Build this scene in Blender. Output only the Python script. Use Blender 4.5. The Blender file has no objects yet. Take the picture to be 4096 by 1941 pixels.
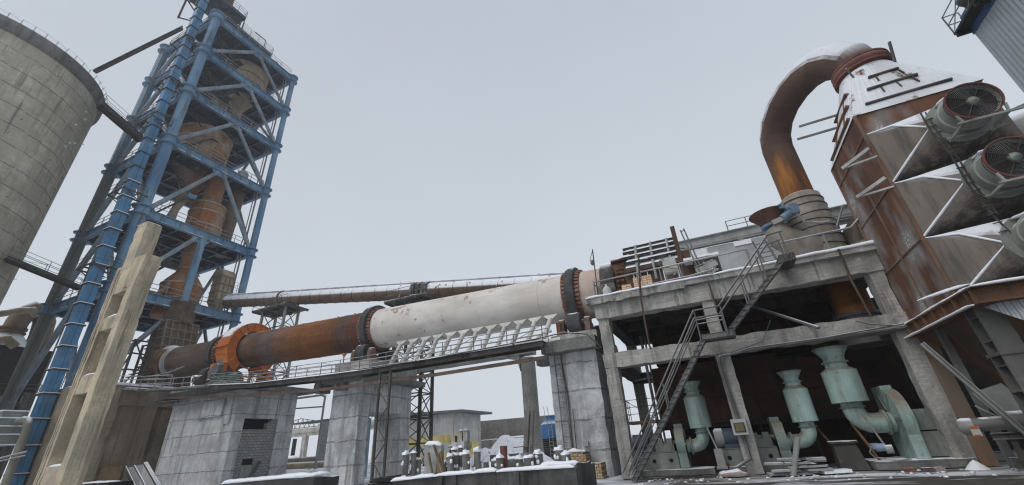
import bpy, math, random
from mathutils import Vector, Matrix, noise
random.seed(7)
sc = bpy.context.scene
COL = sc.collection
R = math.radians

# ---------------------------------------------------------------- camera
EYE = Vector((0, 0, 1.6))
F_PX, PITCH, ROLL, YAW = 1654.88, R(26.361), R(-3.924), R(-23.136)
_f = Vector((math.sin(YAW)*math.cos(PITCH), math.cos(YAW)*math.cos(PITCH), math.sin(PITCH)))
_r0 = Vector((math.cos(YAW), -math.sin(YAW), 0)); _u0 = _r0.cross(_f)
CR = math.cos(ROLL)*_r0 + math.sin(ROLL)*_u0
CU = -math.sin(ROLL)*_r0 + math.cos(ROLL)*_u0
cam_d = bpy.data.cameras.new('camera'); cam = bpy.data.objects.new('camera', cam_d); COL.objects.link(cam)
cam_d.sensor_width = 36; cam_d.lens = 36*F_PX/4096; cam_d.clip_start = 0.1; cam_d.clip_end = 3000
cam.matrix_world = Matrix(((CR.x, CU.x, -_f.x, 0), (CR.y, CU.y, -_f.y, 0), (CR.z, CU.z, -_f.z, EYE.z), (0, 0, 0, 1)))
sc.camera = cam

# ---------------------------------------------------------------- sky, sun, exposure
SUN_EL, SUN_AZ = R(50), R(-150)        # soft light through the cloud, from behind and left of the camera
w = bpy.data.worlds.new('World'); sc.world = w; w.use_nodes = True
N, L = w.node_tree.nodes, w.node_tree.links
N.clear()
out = N.new('ShaderNodeOutputWorld'); bg = N.new('ShaderNodeBackground'); bg.inputs['Strength'].default_value = 0.1
sky = N.new('ShaderNodeTexSky'); sky.sky_type = 'NISHITA'; sky.sun_disc = False
sky.sun_elevation = SUN_EL; sky.sun_rotation = SUN_AZ; sky.dust_density = 4; sky.air_density = 1.2
tc = N.new('ShaderNodeTexCoord'); sep = N.new('ShaderNodeSeparateXYZ'); L.new(tc.outputs['Generated'], sep.inputs[0])
rmp = N.new('ShaderNodeValToRGB'); e = rmp.color_ramp.elements
e[0].position = 0.0; e[0].color = (.71, .755, .815, 1); e[1].position = 0.85; e[1].color = (.53, .58, .66, 1)
m_ = rmp.color_ramp.elements.new(0.35); m_.color = (.645, .70, .77, 1)
L.new(sep.outputs['Z'], rmp.inputs[0])
ns = N.new('ShaderNodeTexNoise'); ns.inputs['Scale'].default_value = 1.6; ns.inputs['Detail'].default_value = 5; L.new(tc.outputs['Generated'], ns.inputs['Vector'])
nm = N.new('ShaderNodeMapRange'); nm.inputs['To Min'].default_value = 9.2; nm.inputs['To Max'].default_value = 11.1; L.new(ns.outputs['Fac'], nm.inputs['Value'])
vm = N.new('ShaderNodeVectorMath'); vm.operation = 'SCALE'; L.new(rmp.outputs[0], vm.inputs[0]); L.new(nm.outputs[0], vm.inputs['Scale'])
hs = N.new('ShaderNodeHueSaturation'); hs.inputs['Saturation'].default_value = 0.35; L.new(sky.outputs[0], hs.inputs['Color'])
mx = N.new('ShaderNodeMix'); mx.data_type = 'RGBA'; mx.inputs[0].default_value = 0.06
L.new(vm.outputs[0], mx.inputs[6]); L.new(hs.outputs[0], mx.inputs[7])
L.new(mx.outputs[2], bg.inputs['Color']); L.new(bg.outputs[0], out.inputs['Surface'])
sd = bpy.data.lights.new('sun', 'SUN'); sd.energy = 1.5; sd.angle = R(40); sd.color = (1, .97, .93)
so = bpy.data.objects.new('sun', sd); COL.objects.link(so)
_sv = Vector((math.sin(SUN_AZ)*math.cos(SUN_EL), math.cos(SUN_AZ)*math.cos(SUN_EL), math.sin(SUN_EL)))
so.rotation_euler = _sv.to_track_quat('Z', 'Y').to_euler()
vs = sc.view_settings; vs.view_transform = 'Standard'; vs.look = 'None'; vs.exposure = 0.0; vs.gamma = 1
sc.cycles.max_bounces = 6; sc.cycles.diffuse_bounces = 3; sc.cycles.use_denoising = True; sc.cycles.filter_width = 1.2; sc.cycles.use_adaptive_sampling = False

# ---------------------------------------------------------------- helpers: points
def ray(px, py):
    return CR*(px-2048) + CU*(970.5-py) + _f*F_PX
def PY(px, py, y): d = ray(px, py); return EYE + d*(y/d.y)
def PX(px, py, x): d = ray(px, py); return EYE + d*(x/d.x)
V = Vector

# ---------------------------------------------------------------- helpers: meshes
class MB:
    def __init__(s): s.v = []; s.f = []; s.sm = []
    def add(s, vs, fs, smooth=False):
        o = len(s.v); s.v += [tuple(q) for q in vs]
        for f in fs: s.f.append([i+o for i in f]); s.sm.append(smooth)
        return s
    def box(s, x0, x1, y0, y1, z0, z1):
        return s.add([(x0,y0,z0),(x1,y0,z0),(x1,y1,z0),(x0,y1,z0),(x0,y0,z1),(x1,y0,z1),(x1,y1,z1),(x0,y1,z1)],
              [(0,3,2,1),(4,5,6,7),(0,1,5,4),(1,2,6,5),(2,3,7,6),(3,0,4,7)])
    def hexa(s, p):   # 8 points: bottom ring then top ring
        return s.add(p, [(0,3,2,1),(4,5,6,7),(0,1,5,4),(1,2,6,5),(2,3,7,6),(3,0,4,7)])
    def rbox(s, x0, x1, y0, y1, z0, z1, step=.6, j=.03, seed=0):
        """box with a gridded, slightly uneven surface: rough cast concrete"""
        n = [max(1, min(40, int(round((b-a)/step)))) for a, b in ((x0,x1),(y0,y1),(z0,z1))]
        idx = {}; vs = []
        def vt(i, k, l):
            key = (i, k, l)
            if key not in idx:
                p = V((x0+(x1-x0)*i/n[0], y0+(y1-y0)*k/n[1], z0+(z1-z0)*l/n[2]))
                q = p*1.9 + V((seed, seed*1.7, 3))
                p = p + noise.noise_vector(q)*j + noise.noise_vector(q*3.1)*j*.6
                idx[key] = len(vs); vs.append(p)
            return idx[key]
        fs = []
        for i in range(n[0]):
            for k in range(n[1]):
                fs.append((vt(i,k,0), vt(i,k+1,0), vt(i+1,k+1,0), vt(i+1,k,0)))
                fs.append((vt(i,k,n[2]), vt(i+1,k,n[2]), vt(i+1,k+1,n[2]), vt(i,k+1,n[2])))
        for i in range(n[0]):
            for l in range(n[2]):
                fs.append((vt(i,0,l), vt(i+1,0,l), vt(i+1,0,l+1), vt(i,0,l+1)))
                fs.append((vt(i,n[1],l), vt(i,n[1],l+1), vt(i+1,n[1],l+1), vt(i+1,n[1],l)))
        for k in range(n[1]):
            for l in range(n[2]):
                fs.append((vt(0,k,l), vt(0,k,l+1), vt(0,k+1,l+1), vt(0,k+1,l)))
                fs.append((vt(n[0],k,l), vt(n[0],k+1,l), vt(n[0],k+1,l+1), vt(n[0],k,l+1)))
        return s.add(vs, fs)
    def beam(s, a, b, w, h, up=(0,0,1)):
        a, b = V(a), V(b); d = (b-a).normalized(); up = V(up)
        if abs(d.dot(up)) > .98: up = V((0,1,0))
        sd = d.cross(up).normalized(); u = sd.cross(d)
        sd *= w/2; u *= h/2
        return s.hexa([a-sd-u, a+sd-u, b+sd-u, b-sd-u, a-sd+u, a+sd+u, b+sd+u, b-sd+u])
    def ibeam(s, a, b, h, w, t=.04, up=(0,0,1)):
        a, b = V(a), V(b); d = (b-a).normalized(); up = V(up)
        if abs(d.dot(up)) > .98: up = V((0,1,0))
        sd = d.cross(up).normalized(); u = sd.cross(d)
        s.beam(a+u*(h/2-t/2), b+u*(h/2-t/2), w, t, up); s.beam(a-u*(h/2-t/2), b-u*(h/2-t/2), w, t, up)
        return s.beam(a, b, t*.7, h-2*t, up)
    def rings(s, rings, smooth=True, cap=True):
        n = len(rings[0]); vs = [p for r in rings for p in r]; fs = []
        for k in range(len(rings)-1):
            for i in range(n):
                j = (i+1) % n; fs.append((k*n+i, k*n+j, (k+1)*n+j, (k+1)*n+i))
        s.add(vs, fs, smooth)
        if cap:
            s.add(rings[0], [tuple(range(n))[::-1]]); s.add(rings[-1], [tuple(range(n))])
        return s
    def tube(s, a, b, r, r2=None, n=10, cap=True):
        a, b = V(a), V(b); d = (b-a).normalized()
        x = d.orthogonal().normalized(); y = d.cross(x); r2 = r if r2 is None else r2
        A = [a+(x*math.cos(t)+y*math.sin(t))*r for t in [2*math.pi*i/n for i in range(n)]]
        B = [b+(x*math.cos(t)+y*math.sin(t))*r2 for t in [2*math.pi*i/n for i in range(n)]]
        return s.rings([A, B], True, cap)
    def path(s, pts, r, n=8, cap=True, smooth=True):
        pts = [V(p) for p in pts]; rs = r if isinstance(r, (list, tuple)) else [r]*len(pts)
        x = None; rg = []
        for i, p in enumerate(pts):
            d0 = (p-pts[i-1]).normalized() if i else None
            d1 = (pts[i+1]-p).normalized() if i < len(pts)-1 else None
            d = d1 if d0 is None else d0 if d1 is None else ((d0+d1).normalized() if (d0+d1).length > 1e-4 else d1)
            if x is None: x = d.orthogonal().normalized()
            x = (x-d*x.dot(d)).normalized(); y = d.cross(x)
            k = 1.0
            if d0 is not None and d1 is not None: k = 1/max(.6, d.dot(d1))
            bend = None
            if d0 is not None and d1 is not None and (d1-d0).length > 1e-3: bend = (d1-d0).normalized()
            ring = []
            for q in range(n):
                t = 2*math.pi*q/n; o = (x*math.cos(t)+y*math.sin(t))*rs[i]
                if bend is not None: o = o + bend*(o.dot(bend)*(k-1))
                ring.append(p+o)
            rg.append(ring)
        return s.rings(rg, smooth, cap)
    def lathe(s, prof, o, ax=(0,0,1), n=32, smooth=True, cap=True, a0=0, sharp=False):
        """prof: (radius, distance along axis) pairs"""
        o, d = V(o), V(ax).normalized(); x = d.orthogonal().normalized()
        if abs(d.z) > .9: x = V((1,0,0)); x = (x-d*x.dot(d)).normalized()
        y = d.cross(x)
        rg = [[o+d*t+(x*math.cos(a)+y*math.sin(a))*max(r,1e-3) for a in [a0+2*math.pi*i/n for i in range(n)]] for r, t in prof]
        if sharp:
            for k in range(len(rg)-1): s.rings([rg[k], rg[k+1]], smooth, False)
            if cap: s.add(rg[0], [tuple(range(n))[::-1]]); s.add(rg[-1], [tuple(range(n))])
            return s
        return s.rings(rg, smooth, cap)
    def prism(s, poly, d):
        """flat polygon (3D points) pushed along d"""
        d = V(d); a = [V(p) for p in poly]; b = [p+d for p in a]; n = len(a)
        return s.add(a+b, [tuple(range(n))[::-1], tuple(range(n, 2*n))]+[(i,(i+1)%n,n+(i+1)%n,n+i) for i in range(n)])
    def ring(s, o, ax, r, t, n=28, m=6):
        """torus: major radius r, section radius t"""
        o, d = V(o), V(ax).normalized(); x = d.orthogonal().normalized(); y = d.cross(x)
        vs = []
        for i in range(n):
            a = 2*math.pi*i/n; u = x*math.cos(a)+y*math.sin(a)
            for k in range(m):
                b = 2*math.pi*k/m; vs.append(o+u*(r+t*math.cos(b))+d*t*math.sin(b))
        return s.add(vs, [(i*m+k, ((i+1)%n)*m+k, ((i+1)%n)*m+(k+1)%m, i*m+(k+1)%m) for i in range(n) for k in range(m)], True)
    def lump(s, c, rx, ry, rz, seed=0, n=10, m=6, j=.18, flat=True):
        """uneven dome (or full lump): snow caps, rubble"""
        c = V(c); rg = []
        for k in range(m+1):
            ph = (math.pi/2)*k/m if flat else -math.pi/2+math.pi*k/m
            ring = []
            for i in range(n):
                a = 2*math.pi*i/n
                p = V((math.cos(a)*math.cos(ph), math.sin(a)*math.cos(ph), math.sin(ph)))
                f = 1+j*noise.noise(p*1.7+V((seed*3.3, seed, 0)))*1.6
                ring.append(c+V((p.x*rx*f, p.y*ry*f, p.z*rz*f)))
            rg.append(ring)
        return s.rings(rg, True, True)
    def obj(s, name, mat, parent=None, bevel=0):
        me = bpy.data.meshes.new(name)
        o0 = V((0,0,0))
        if parent is not None:
            p = parent
            while p is not None: o0 += p.location; p = p.parent
        me.from_pydata([(a[0]-o0.x, a[1]-o0.y, a[2]-o0.z) for a in s.v], [], s.f)
        me.polygons.foreach_set('use_smooth', s.sm)
        me.materials.append(mat); me.update()
        o = bpy.data.objects.new(name, me); COL.objects.link(o)
        if parent is not None: o.parent = parent
        if bevel:
            b = o.modifiers.new('bevel', 'BEVEL'); b.width = bevel; b.segments = 1; b.limit_method = 'ANGLE'
        return o

def tag(o, label, cat, group=None):
    o['label'] = label; o['category'] = cat
    if group: o['group'] = group
    return o
def thing(name, label, cat, loc=(0,0,0), group=None):
    o = bpy.data.objects.new(name, None); COL.objects.link(o); o.location = loc; o.empty_display_size = .3
    return tag(o, label, cat, group)
def kind(o, k='structure'): o['kind'] = k; return o
def copy_tree(o, parent=None):
    c = o.copy(); COL.objects.link(c)
    if parent is not None: c.parent = parent
    for ch in list(o.children): copy_tree(ch, c)
    return c
def rail(mb, pts, h=1.05, gap=1.8, mids=(.5,), r=.025, n=6, post=True):
    """hand rail with posts along a floor line"""
    pts = [V(p) for p in pts]; up = V((0,0,h))
    for f in list(mids)+[1]:
        for a, b in zip(pts, pts[1:]): mb.tube(a+up*f, b+up*f, r, n=n)
    if post:
        for a, b in zip(pts, pts[1:]):
            k = max(1, int(round((b-a).length/gap)))
            for i in range(k+1): p = a.lerp(b, i/k); mb.tube(p, p+up, r*1.1, n=n)
    return mb
def snow_strip(mb, a, b, w, h, seed=0, step=.35):
    """a lumpy ridge of lying snow between two points"""
    a, b = V(a), V(b); d = b-a; n = max(2, int(d.length/step)); sd = d.cross(V((0,0,1))).normalized()
    rg = []
    for i in range(n+1):
        p = a.lerp(b, i/n); q = noise.noise(p*1.3+V((seed,0,0))); q2 = noise.noise(p*2.9+V((0,seed,5)))
        ww = w/2*(1+.35*q2); hh = h*(1+.6*q)*(.25 if i in (0, n) else 1)
        rg.append([p-sd*ww-V((0,0,.02)), p-sd*ww*.8+V((0,0,hh*.75)), p+V((0,0,hh)), p+sd*ww*.8+V((0,0,hh*.75)), p+sd*ww-V((0,0,.02))])
    return mb.rings(rg, True, True)

# ---------------------------------------------------------------- helpers: materials
class Mat:
    def __init__(s, name, rough=.8, metal=0.0):
        s.m = bpy.data.materials.new(name); s.m.use_nodes = True
        s.n = s.m.node_tree.nodes; s.l = s.m.node_tree.links
        s.b = s.n['Principled BSDF']; s.b.inputs['Roughness'].default_value = rough; s.b.inputs['Metallic'].default_value = metal
        s.b.inputs['Specular IOR Level'].default_value = .3
        s.g = s.n.new('ShaderNodeNewGeometry'); s.pos = s.g.outputs['Position']
    def node(s, t, **k):
        a = s.n.new('ShaderNode'+t)
        for q, v in k.items(): setattr(a, q, v)
        return a
    def put(s, sock, v):
        if hasattr(v, 'is_output'): s.l.new(v, sock)
        elif isinstance(v, tuple) and sock.type == 'RGBA': sock.default_value = v+(1,) if len(v) == 3 else v
        else: sock.default_value = v
    def map(s, sx=1, sy=1, sz=1):
        a = s.node('Mapping'); a.inputs['Scale'].default_value = (sx, sy, sz); s.l.new(s.pos, a.inputs['Vector']); return a.outputs[0]
    def noise(s, scale, detail=4, vec=None, rough=.55, dist=0):
        a = s.node('TexNoise'); a.inputs['Scale'].default_value = scale; a.inputs['Detail'].default_value = detail
        a.inputs['Roughness'].default_value = rough; a.inputs['Distortion'].default_value = dist
        s.l.new(vec or s.pos, a.inputs['Vector']); return a.outputs['Fac']
    def rng(s, v, a, b, c=0.0, d=1.0):
        k = s.node('MapRange'); s.put(k.inputs['Value'], v)
        k.inputs['From Min'].default_value = a; k.inputs['From Max'].default_value = b; k.inputs['To Min'].default_value = c; k.inputs['To Max'].default_value = d
        return k.outputs[0]
    def math(s, op, a, b=0.0, c=None):
        k = s.node('Math', operation=op); s.put(k.inputs[0], a); s.put(k.inputs[1], b)
        if c is not None: s.put(k.inputs[2], c)
        return k.outputs[0]
    def mix(s, f, a, b, blend='MIX'):
        k = s.node('Mix', data_type='RGBA', blend_type=blend); s.put(k.inputs[0], f); s.put(k.inputs[6], a); s.put(k.inputs[7], b); return k.outputs[2]
    def ramp(s, f, stops, interp='LINEAR'):
        k = s.node('ValToRGB'); cr = k.color_ramp; cr.interpolation = interp
        while len(cr.elements) < len(stops): cr.elements.new(.5)
        for e_, (p, c) in zip(cr.elements, stops): e_.position = p; e_.color = tuple(c)+(1,)
        s.put(k.inputs[0], f); return k.outputs[0]
    def xyz(s):
        a = s.node('SeparateXYZ'); s.l.new(s.pos, a.inputs[0]); return a.outputs
    def nz(s):
        a = s.node('SeparateXYZ'); s.l.new(s.g.outputs['Normal'], a.inputs[0]); return a.outputs['Z']
    def bump(s, h, strength=.3, dist=.03):
        k = s.node('Bump'); k.inputs['Strength'].default_value = strength; k.inputs['Distance'].default_value = dist
        s.put(k.inputs['Height'], h); s.l.new(k.outputs[0], s.b.inputs['Normal'])
    def done(s, col, snow=0.0, cover=.75):
        """snow: how readily lying snow covers up-facing faces (0 none .. 1 all)"""
        if snow:
            f = s.rng(s.nz(), cover-.25*snow, cover+.12)
            nn = s.noise(1.7, 5)
            f = s.math('MULTIPLY', f, s.rng(nn, .62-.45*snow, .70-.45*snow))
            col = s.mix(f, col, (.80, .82, .86))
        s.put(s.b.inputs['Base Color'], col)
        return s.m

SNOWC = (.80, .82, .86)
HAZE = .0009
def dark(c, k): return tuple(a*k for a in c)
def concrete(name, base, joint=None, off=0, snow=.5, stain=.5, warm=None, plank=0, jw=.055):
    m = Mat(name, .92); n1 = m.noise(.55, 6); n2 = m.noise(6, 5); st = m.noise(1.6, 4, m.map(1, 1, .10), .6)
    c = m.mix(m.rng(n1, .33, .67), dark(base, .66), dark(base, 1.25))
    c = m.mix(m.rng(m.noise(1.9, 7, None, .68), .5, .68, 0, .6), c, dark(base, 1.5))
    if warm: c = m.mix(m.rng(m.noise(.32, 4), .42, .62), c, warm)
    c = m.mix(m.rng(n2, .35, .75, 0, .5), c, dark(base, .62))
    c = m.mix(m.rng(st, .52, .66, 0, stain), c, dark(base, .42))
    dp_ = m.math('MULTIPLY', m.rng(m.noise(2.6, 5, m.map(1, 1, .035), .65), .57, .62), m.rng(m.noise(.35, 3), .42, .55)); c = m.mix(m.math('MULTIPLY', dp_, .7), c, dark(base, .3))
    c = m.mix(m.rng(m.noise(17, 3, None, .7), .60, .66, 0, .55), c, dark(base, .35)); c = m.mix(m.rng(m.noise(11, 4, None, .7), .62, .68, 0, .5), c, dark(base, 1.6))
    h = m.noise(9, 6)
    if plank:
        zp = m.math('ADD', m.xyz()['Z'], m.rng(m.noise(.7, 2), 0, 1, -.05, .05)); fp = m.math('FRACT', m.math('DIVIDE', zp, plank))
        lp = m.math('MULTIPLY', m.rng(m.math('ABSOLUTE', m.math('SUBTRACT', fp, .5)), .36, .48), m.rng(m.noise(1.1, 4), .4, .6))
        c = m.mix(m.math('MULTIPLY', lp, .28), c, dark(base, .45)); h = m.math('SUBTRACT', h, m.math('MULTIPLY', lp, .25))
    if joint:
        z = m.xyz()['Z']; zz = m.math('ADD', z, m.rng(m.noise(.9, 3), 0, 1, -.16, .16))
        fr = m.math('FRACT', m.math('DIVIDE', m.math('ADD', zz, off), joint))
        ln = m.rng(m.math('ABSOLUTE', m.math('SUBTRACT', fr, .5)), .5-jw/joint, .5-jw*.27/joint)
        ln = m.math('MULTIPLY', ln, m.rng(m.noise(2.3, 3), .36, .5, .15, 1))
        c = m.mix(m.math('MULTIPLY', ln, .75), c, dark(base, .28))
        dr = m.math('MULTIPLY', m.rng(fr, .55, 1), m.rng(m.noise(2.2, 3, m.map(1, 1, .06)), .5, .75))
        c = m.mix(m.math('MULTIPLY', dr, .5), c, dark(base, .5))
        h = m.math('SUBTRACT', h, m.math('MULTIPLY', ln, .8))
    m.bump(h, .6, .05)
    return m.done(c, snow)
def rust(name, cols, snow=.3, scale=.9, streak=True, rough=.85, dusty=None, dl=.45):
    m = Mat(name, rough); n1 = m.noise(scale, 6, None, .6, .4)
    c = m.ramp(n1, [(.28, cols[0]), (.48, cols[1]), (.68, cols[2])])
    if streak: c = m.mix(m.rng(m.noise(2.2, 4, m.map(1, 1, .12)), .5, .75, 0, .65), c, dark(cols[0], .7))
    c = m.mix(m.rng(m.noise(14, 3), .5, .8, 0, .35), c, cols[2])
    if dusty: c = m.mix(m.rng(m.noise(.5, 5, m.map(1, 1, .5)), dl, dl+.2, 0, .85), c, dusty)
    m.bump(m.noise(5, 5), .25, .02)
    return m.done(c, snow)
def under_snow(m, c, lo, hi, sc=2.0, col=(.76,.78,.825)):
    f = m.math('MULTIPLY', m.rng(m.nz(), lo, hi), m.rng(m.noise(sc, 6), .28, .38)); return m.mix(f, c, col)
def paint(name, col, wear=(.16, .07, .035), amt=.5, snow=.35, rough=.55, grime=.5, dust=None):
    m = Mat(name, rough); c = m.mix(m.rng(m.noise(.45, 6, None, .65), .35, .65), dark(col, .72), dark(col, 1.2))
    c = m.mix(m.rng(m.noise(1.8, 5, m.map(1, 1, .2)), .46, .7, 0, grime), c, (.10, .095, .085)); c = m.mix(m.rng(m.noise(.9, 7, None, .7), .56, .68, 0, .35), c, (.30, .29, .27))
    c = m.mix(m.rng(m.noise(3.3, 8, None, .7), .66-.12*amt, .74-.10*amt, 0, .85), c, wear)
    if dust:
        c = m.mix(m.math('MULTIPLY', m.rng(m.nz(), .05, .55), m.rng(m.noise(1.8, 6, None, .65), .34, .58, .35, 1)), c, dust)
        c = m.mix(m.rng(m.noise(5, 5, m.map(1, 1, .15)), .54, .72, 0, .6), c, dark(dust, .7))
    m.bump(m.noise(7, 3), .08, .01)
    return m.done(c, snow)
# ================================================================ materials
CONC = concrete('frame concrete', (.36, .35, .325), snow=.45, stain=.7, plank=.17)
CONC_DK = concrete('damp concrete', (.19, .187, .178), snow=.55, stain=.7, plank=.2)
PIER = concrete('pier concrete', (.50, .505, .51), joint=1.55, off=.35, snow=.4, stain=.8, jw=.075)
PIER1 = concrete('pier one concrete', (.50, .505, .51), joint=1.42, off=.05, snow=.4, stain=.75)
SILOC = concrete('silo concrete', (.52, .48, .385), joint=2.1, off=.3, snow=.1, stain=.45, jw=.09, warm=(.44, .41, .325))
TAN = concrete('tan concrete', (.51, .435, .315), snow=.6, stain=.65, warm=(.37, .335, .265))
TANW = concrete('tan render', (.34, .28, .21), snow=.55, stain=.4, warm=(.27, .23, .18))
RUBC = concrete('old foundation concrete', (.06, .057, .055), snow=.9, stain=.8, warm=(.13,.128,.125))
STUBC = concrete('stub concrete', (.17, .165, .155), snow=.9, stain=.7)
def blue_mat():
    m = Mat('blue steel paint', .6); c = m.mix(m.rng(m.noise(.22, 6, None, .6), .35, .65), (.065, .16, .285), (.175, .30, .415))
    c = m.mix(m.rng(m.noise(1.6, 6, m.map(1, 1, .25), .65), .52, .66, 0, .7), c, (.24, .26, .26)); c = m.mix(m.rng(m.noise(2.4, 5, m.map(1, 1, .08), .65), .56, .64, 0, .75), c, (.085, .065, .05))
    c = m.mix(m.rng(m.noise(4.5, 7, None, .7), .60, .65, 0, .8), c, (.13, .065, .04)); m.bump(m.noise(7, 3), .08, .01); return m.done(c, .5)
BLUE = blue_mat()
BLUE_D = paint('dark deck paint', (.024, .048, .080), wear=(.03,.022,.018), amt=.3, snow=.3, grime=.5)
BLUEGREY = paint('weathered blue brace', (.21, .26, .31), amt=.6, snow=.6, grime=.6)
JOIST = paint('joist paint', (.05, .075, .105), wear=(.05,.035,.025), amt=.3, snow=.2, grime=.4)
CASING = paint('elevator casing blue', (.065, .20, .36), amt=.35, snow=.55, grime=.55)
OLIVE = paint('weathered olive column', (.13, .155, .145), amt=.4, snow=.4, grime=.6)
STEEL = paint('grey steel', (.14, .14, .14), amt=.6, snow=.8, rough=.6)
STEEL_L = paint('light grey steel', (.30, .305, .30), amt=.35, snow=.7, rough=.55)
STEEL_DK = paint('dark grimy steel', (.05, .047, .043), amt=.7, snow=.75, rough=.7)
GALV = paint('galvanised rail', (.26, .25, .25), amt=.6, snow=.9, rough=.5)
BROWN = rust('brown rusted steel', ((.055,.035,.025), (.12,.065,.038), (.20,.10,.055)), snow=.25)
CYC = rust('cyclone rust', ((.12,.07,.043), (.215,.115,.06), (.29,.14,.065)), scale=.5, snow=.5, dusty=(.35,.30,.235), dl=.46)
CYC2 = rust('calciner rust', ((.135,.06,.03), (.235,.095,.038), (.31,.125,.045)), scale=.5, snow=.3, dusty=(.27,.215,.155), dl=.44)
CYC3 = rust('dusty pale rust', ((.19,.15,.11), (.29,.23,.165), (.37,.315,.245)), scale=.5, snow=.5)
LAG = rust('lagging plates', ((.09,.07,.052), (.17,.13,.09), (.24,.185,.13)), scale=1.3, snow=.3, dusty=(.22,.19,.15))
def rib_mat():
    m = Mat('duct rib', .85); c = m.mix(m.noise(.8, 4), (.06,.045,.036), (.20,.10,.05)); return m.done(under_snow(m, c, -.14, .02))
RIBM = rib_mat()
def duct_mat():
    m = Mat('ribbed duct rust', .85); x = m.xyz()['X']
    c = m.ramp(m.noise(.5, 6, None, .6, .3), [(.3,(.115,.095,.08)),(.5,(.165,.125,.10)),(.7,(.22,.135,.085))])
    fr = m.math('FRACT', m.math('DIVIDE', m.math('ADD', x, 56.0), 1.6)); c = m.mix(m.rng(fr, .75, 1, 0, .55), c, (.22,.10,.045)); c = m.mix(m.rng(m.noise(3, 4, m.map(1,1,.3)), .5, .7, 0, .6), c, (.07,.055,.045))
    c = m.mix(m.math('MULTIPLY', m.rng(x, -33, -16), .5), c, (.07,.04,.03))
    c = under_snow(m, c, -.14, .02); m.bump(m.noise(5, 4), .2, .02); return m.done(c)
DUCT = duct_mat()
LAGP = rust('pale lagging', ((.17,.15,.125), (.27,.245,.21), (.36,.335,.30)), scale=1.2, snow=.5, dusty=(.22,.18,.13))
FILT = rust('cooler body rust', ((.10,.055,.038), (.165,.078,.045), (.22,.10,.05)), scale=.45, snow=.8, dusty=(.22,.20,.18))
FILTD = rust('cooler hopper rust', ((.05,.035,.028), (.09,.055,.038), (.12,.07,.045)), scale=.5, snow=.2)
DARKR = rust('shade dark rust panel', ((.014,.009,.007), (.036,.018,.012), (.068,.03,.017)), scale=.8, snow=0)  # rust colour lowered so the panels carry the shade of the bay
SHADEC = concrete('shade dark concrete', (.075, .071, .065), snow=.4, stain=.7, plank=.2)  # frame concrete with the interior shade put into its colour
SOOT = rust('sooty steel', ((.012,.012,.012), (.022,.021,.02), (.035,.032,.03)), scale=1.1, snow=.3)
MINT = paint('mint fan paint', (.34, .47, .43), wear=(.16,.13,.10), amt=.5, snow=0, grime=.5, dust=(.20,.165,.13))
MINT_D = paint('grimy mint paint', (.20, .27, .245), wear=(.14,.115,.085), amt=.6, snow=0, grime=.7, dust=(.23,.205,.165))
FANP = paint('weathered fan housing', (.26, .275, .25), wear=(.20,.165,.12), amt=.8, snow=.9, grime=.7)
GREYGREEN = paint('grey green machine paint', (.22, .245, .225), amt=.3, snow=0, grime=.6, dust=(.17,.15,.125))
ORANGE = paint('orange guard paint', (.52, .145, .03), wear=(.25,.10,.04), amt=.3, snow=.9, grime=.25)
BLACKST = rust('tyre steel', ((.03,.03,.032), (.06,.06,.065), (.09,.088,.085)), scale=1.6, snow=.3)
WHITEP = paint('chalky white paint', (.54, .53, .495), wear=(.3,.25,.2), amt=.3, snow=.5, grime=.3)
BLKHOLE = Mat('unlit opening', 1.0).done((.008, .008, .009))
SNOW = Mat('snow', .6); SNOW.bump(SNOW.noise(7, 6), .5, .06)
SNOW = SNOW.done(SNOW.mix(SNOW.noise(3, 4), (.76, .785, .84), (.85, .86, .89)))

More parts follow.
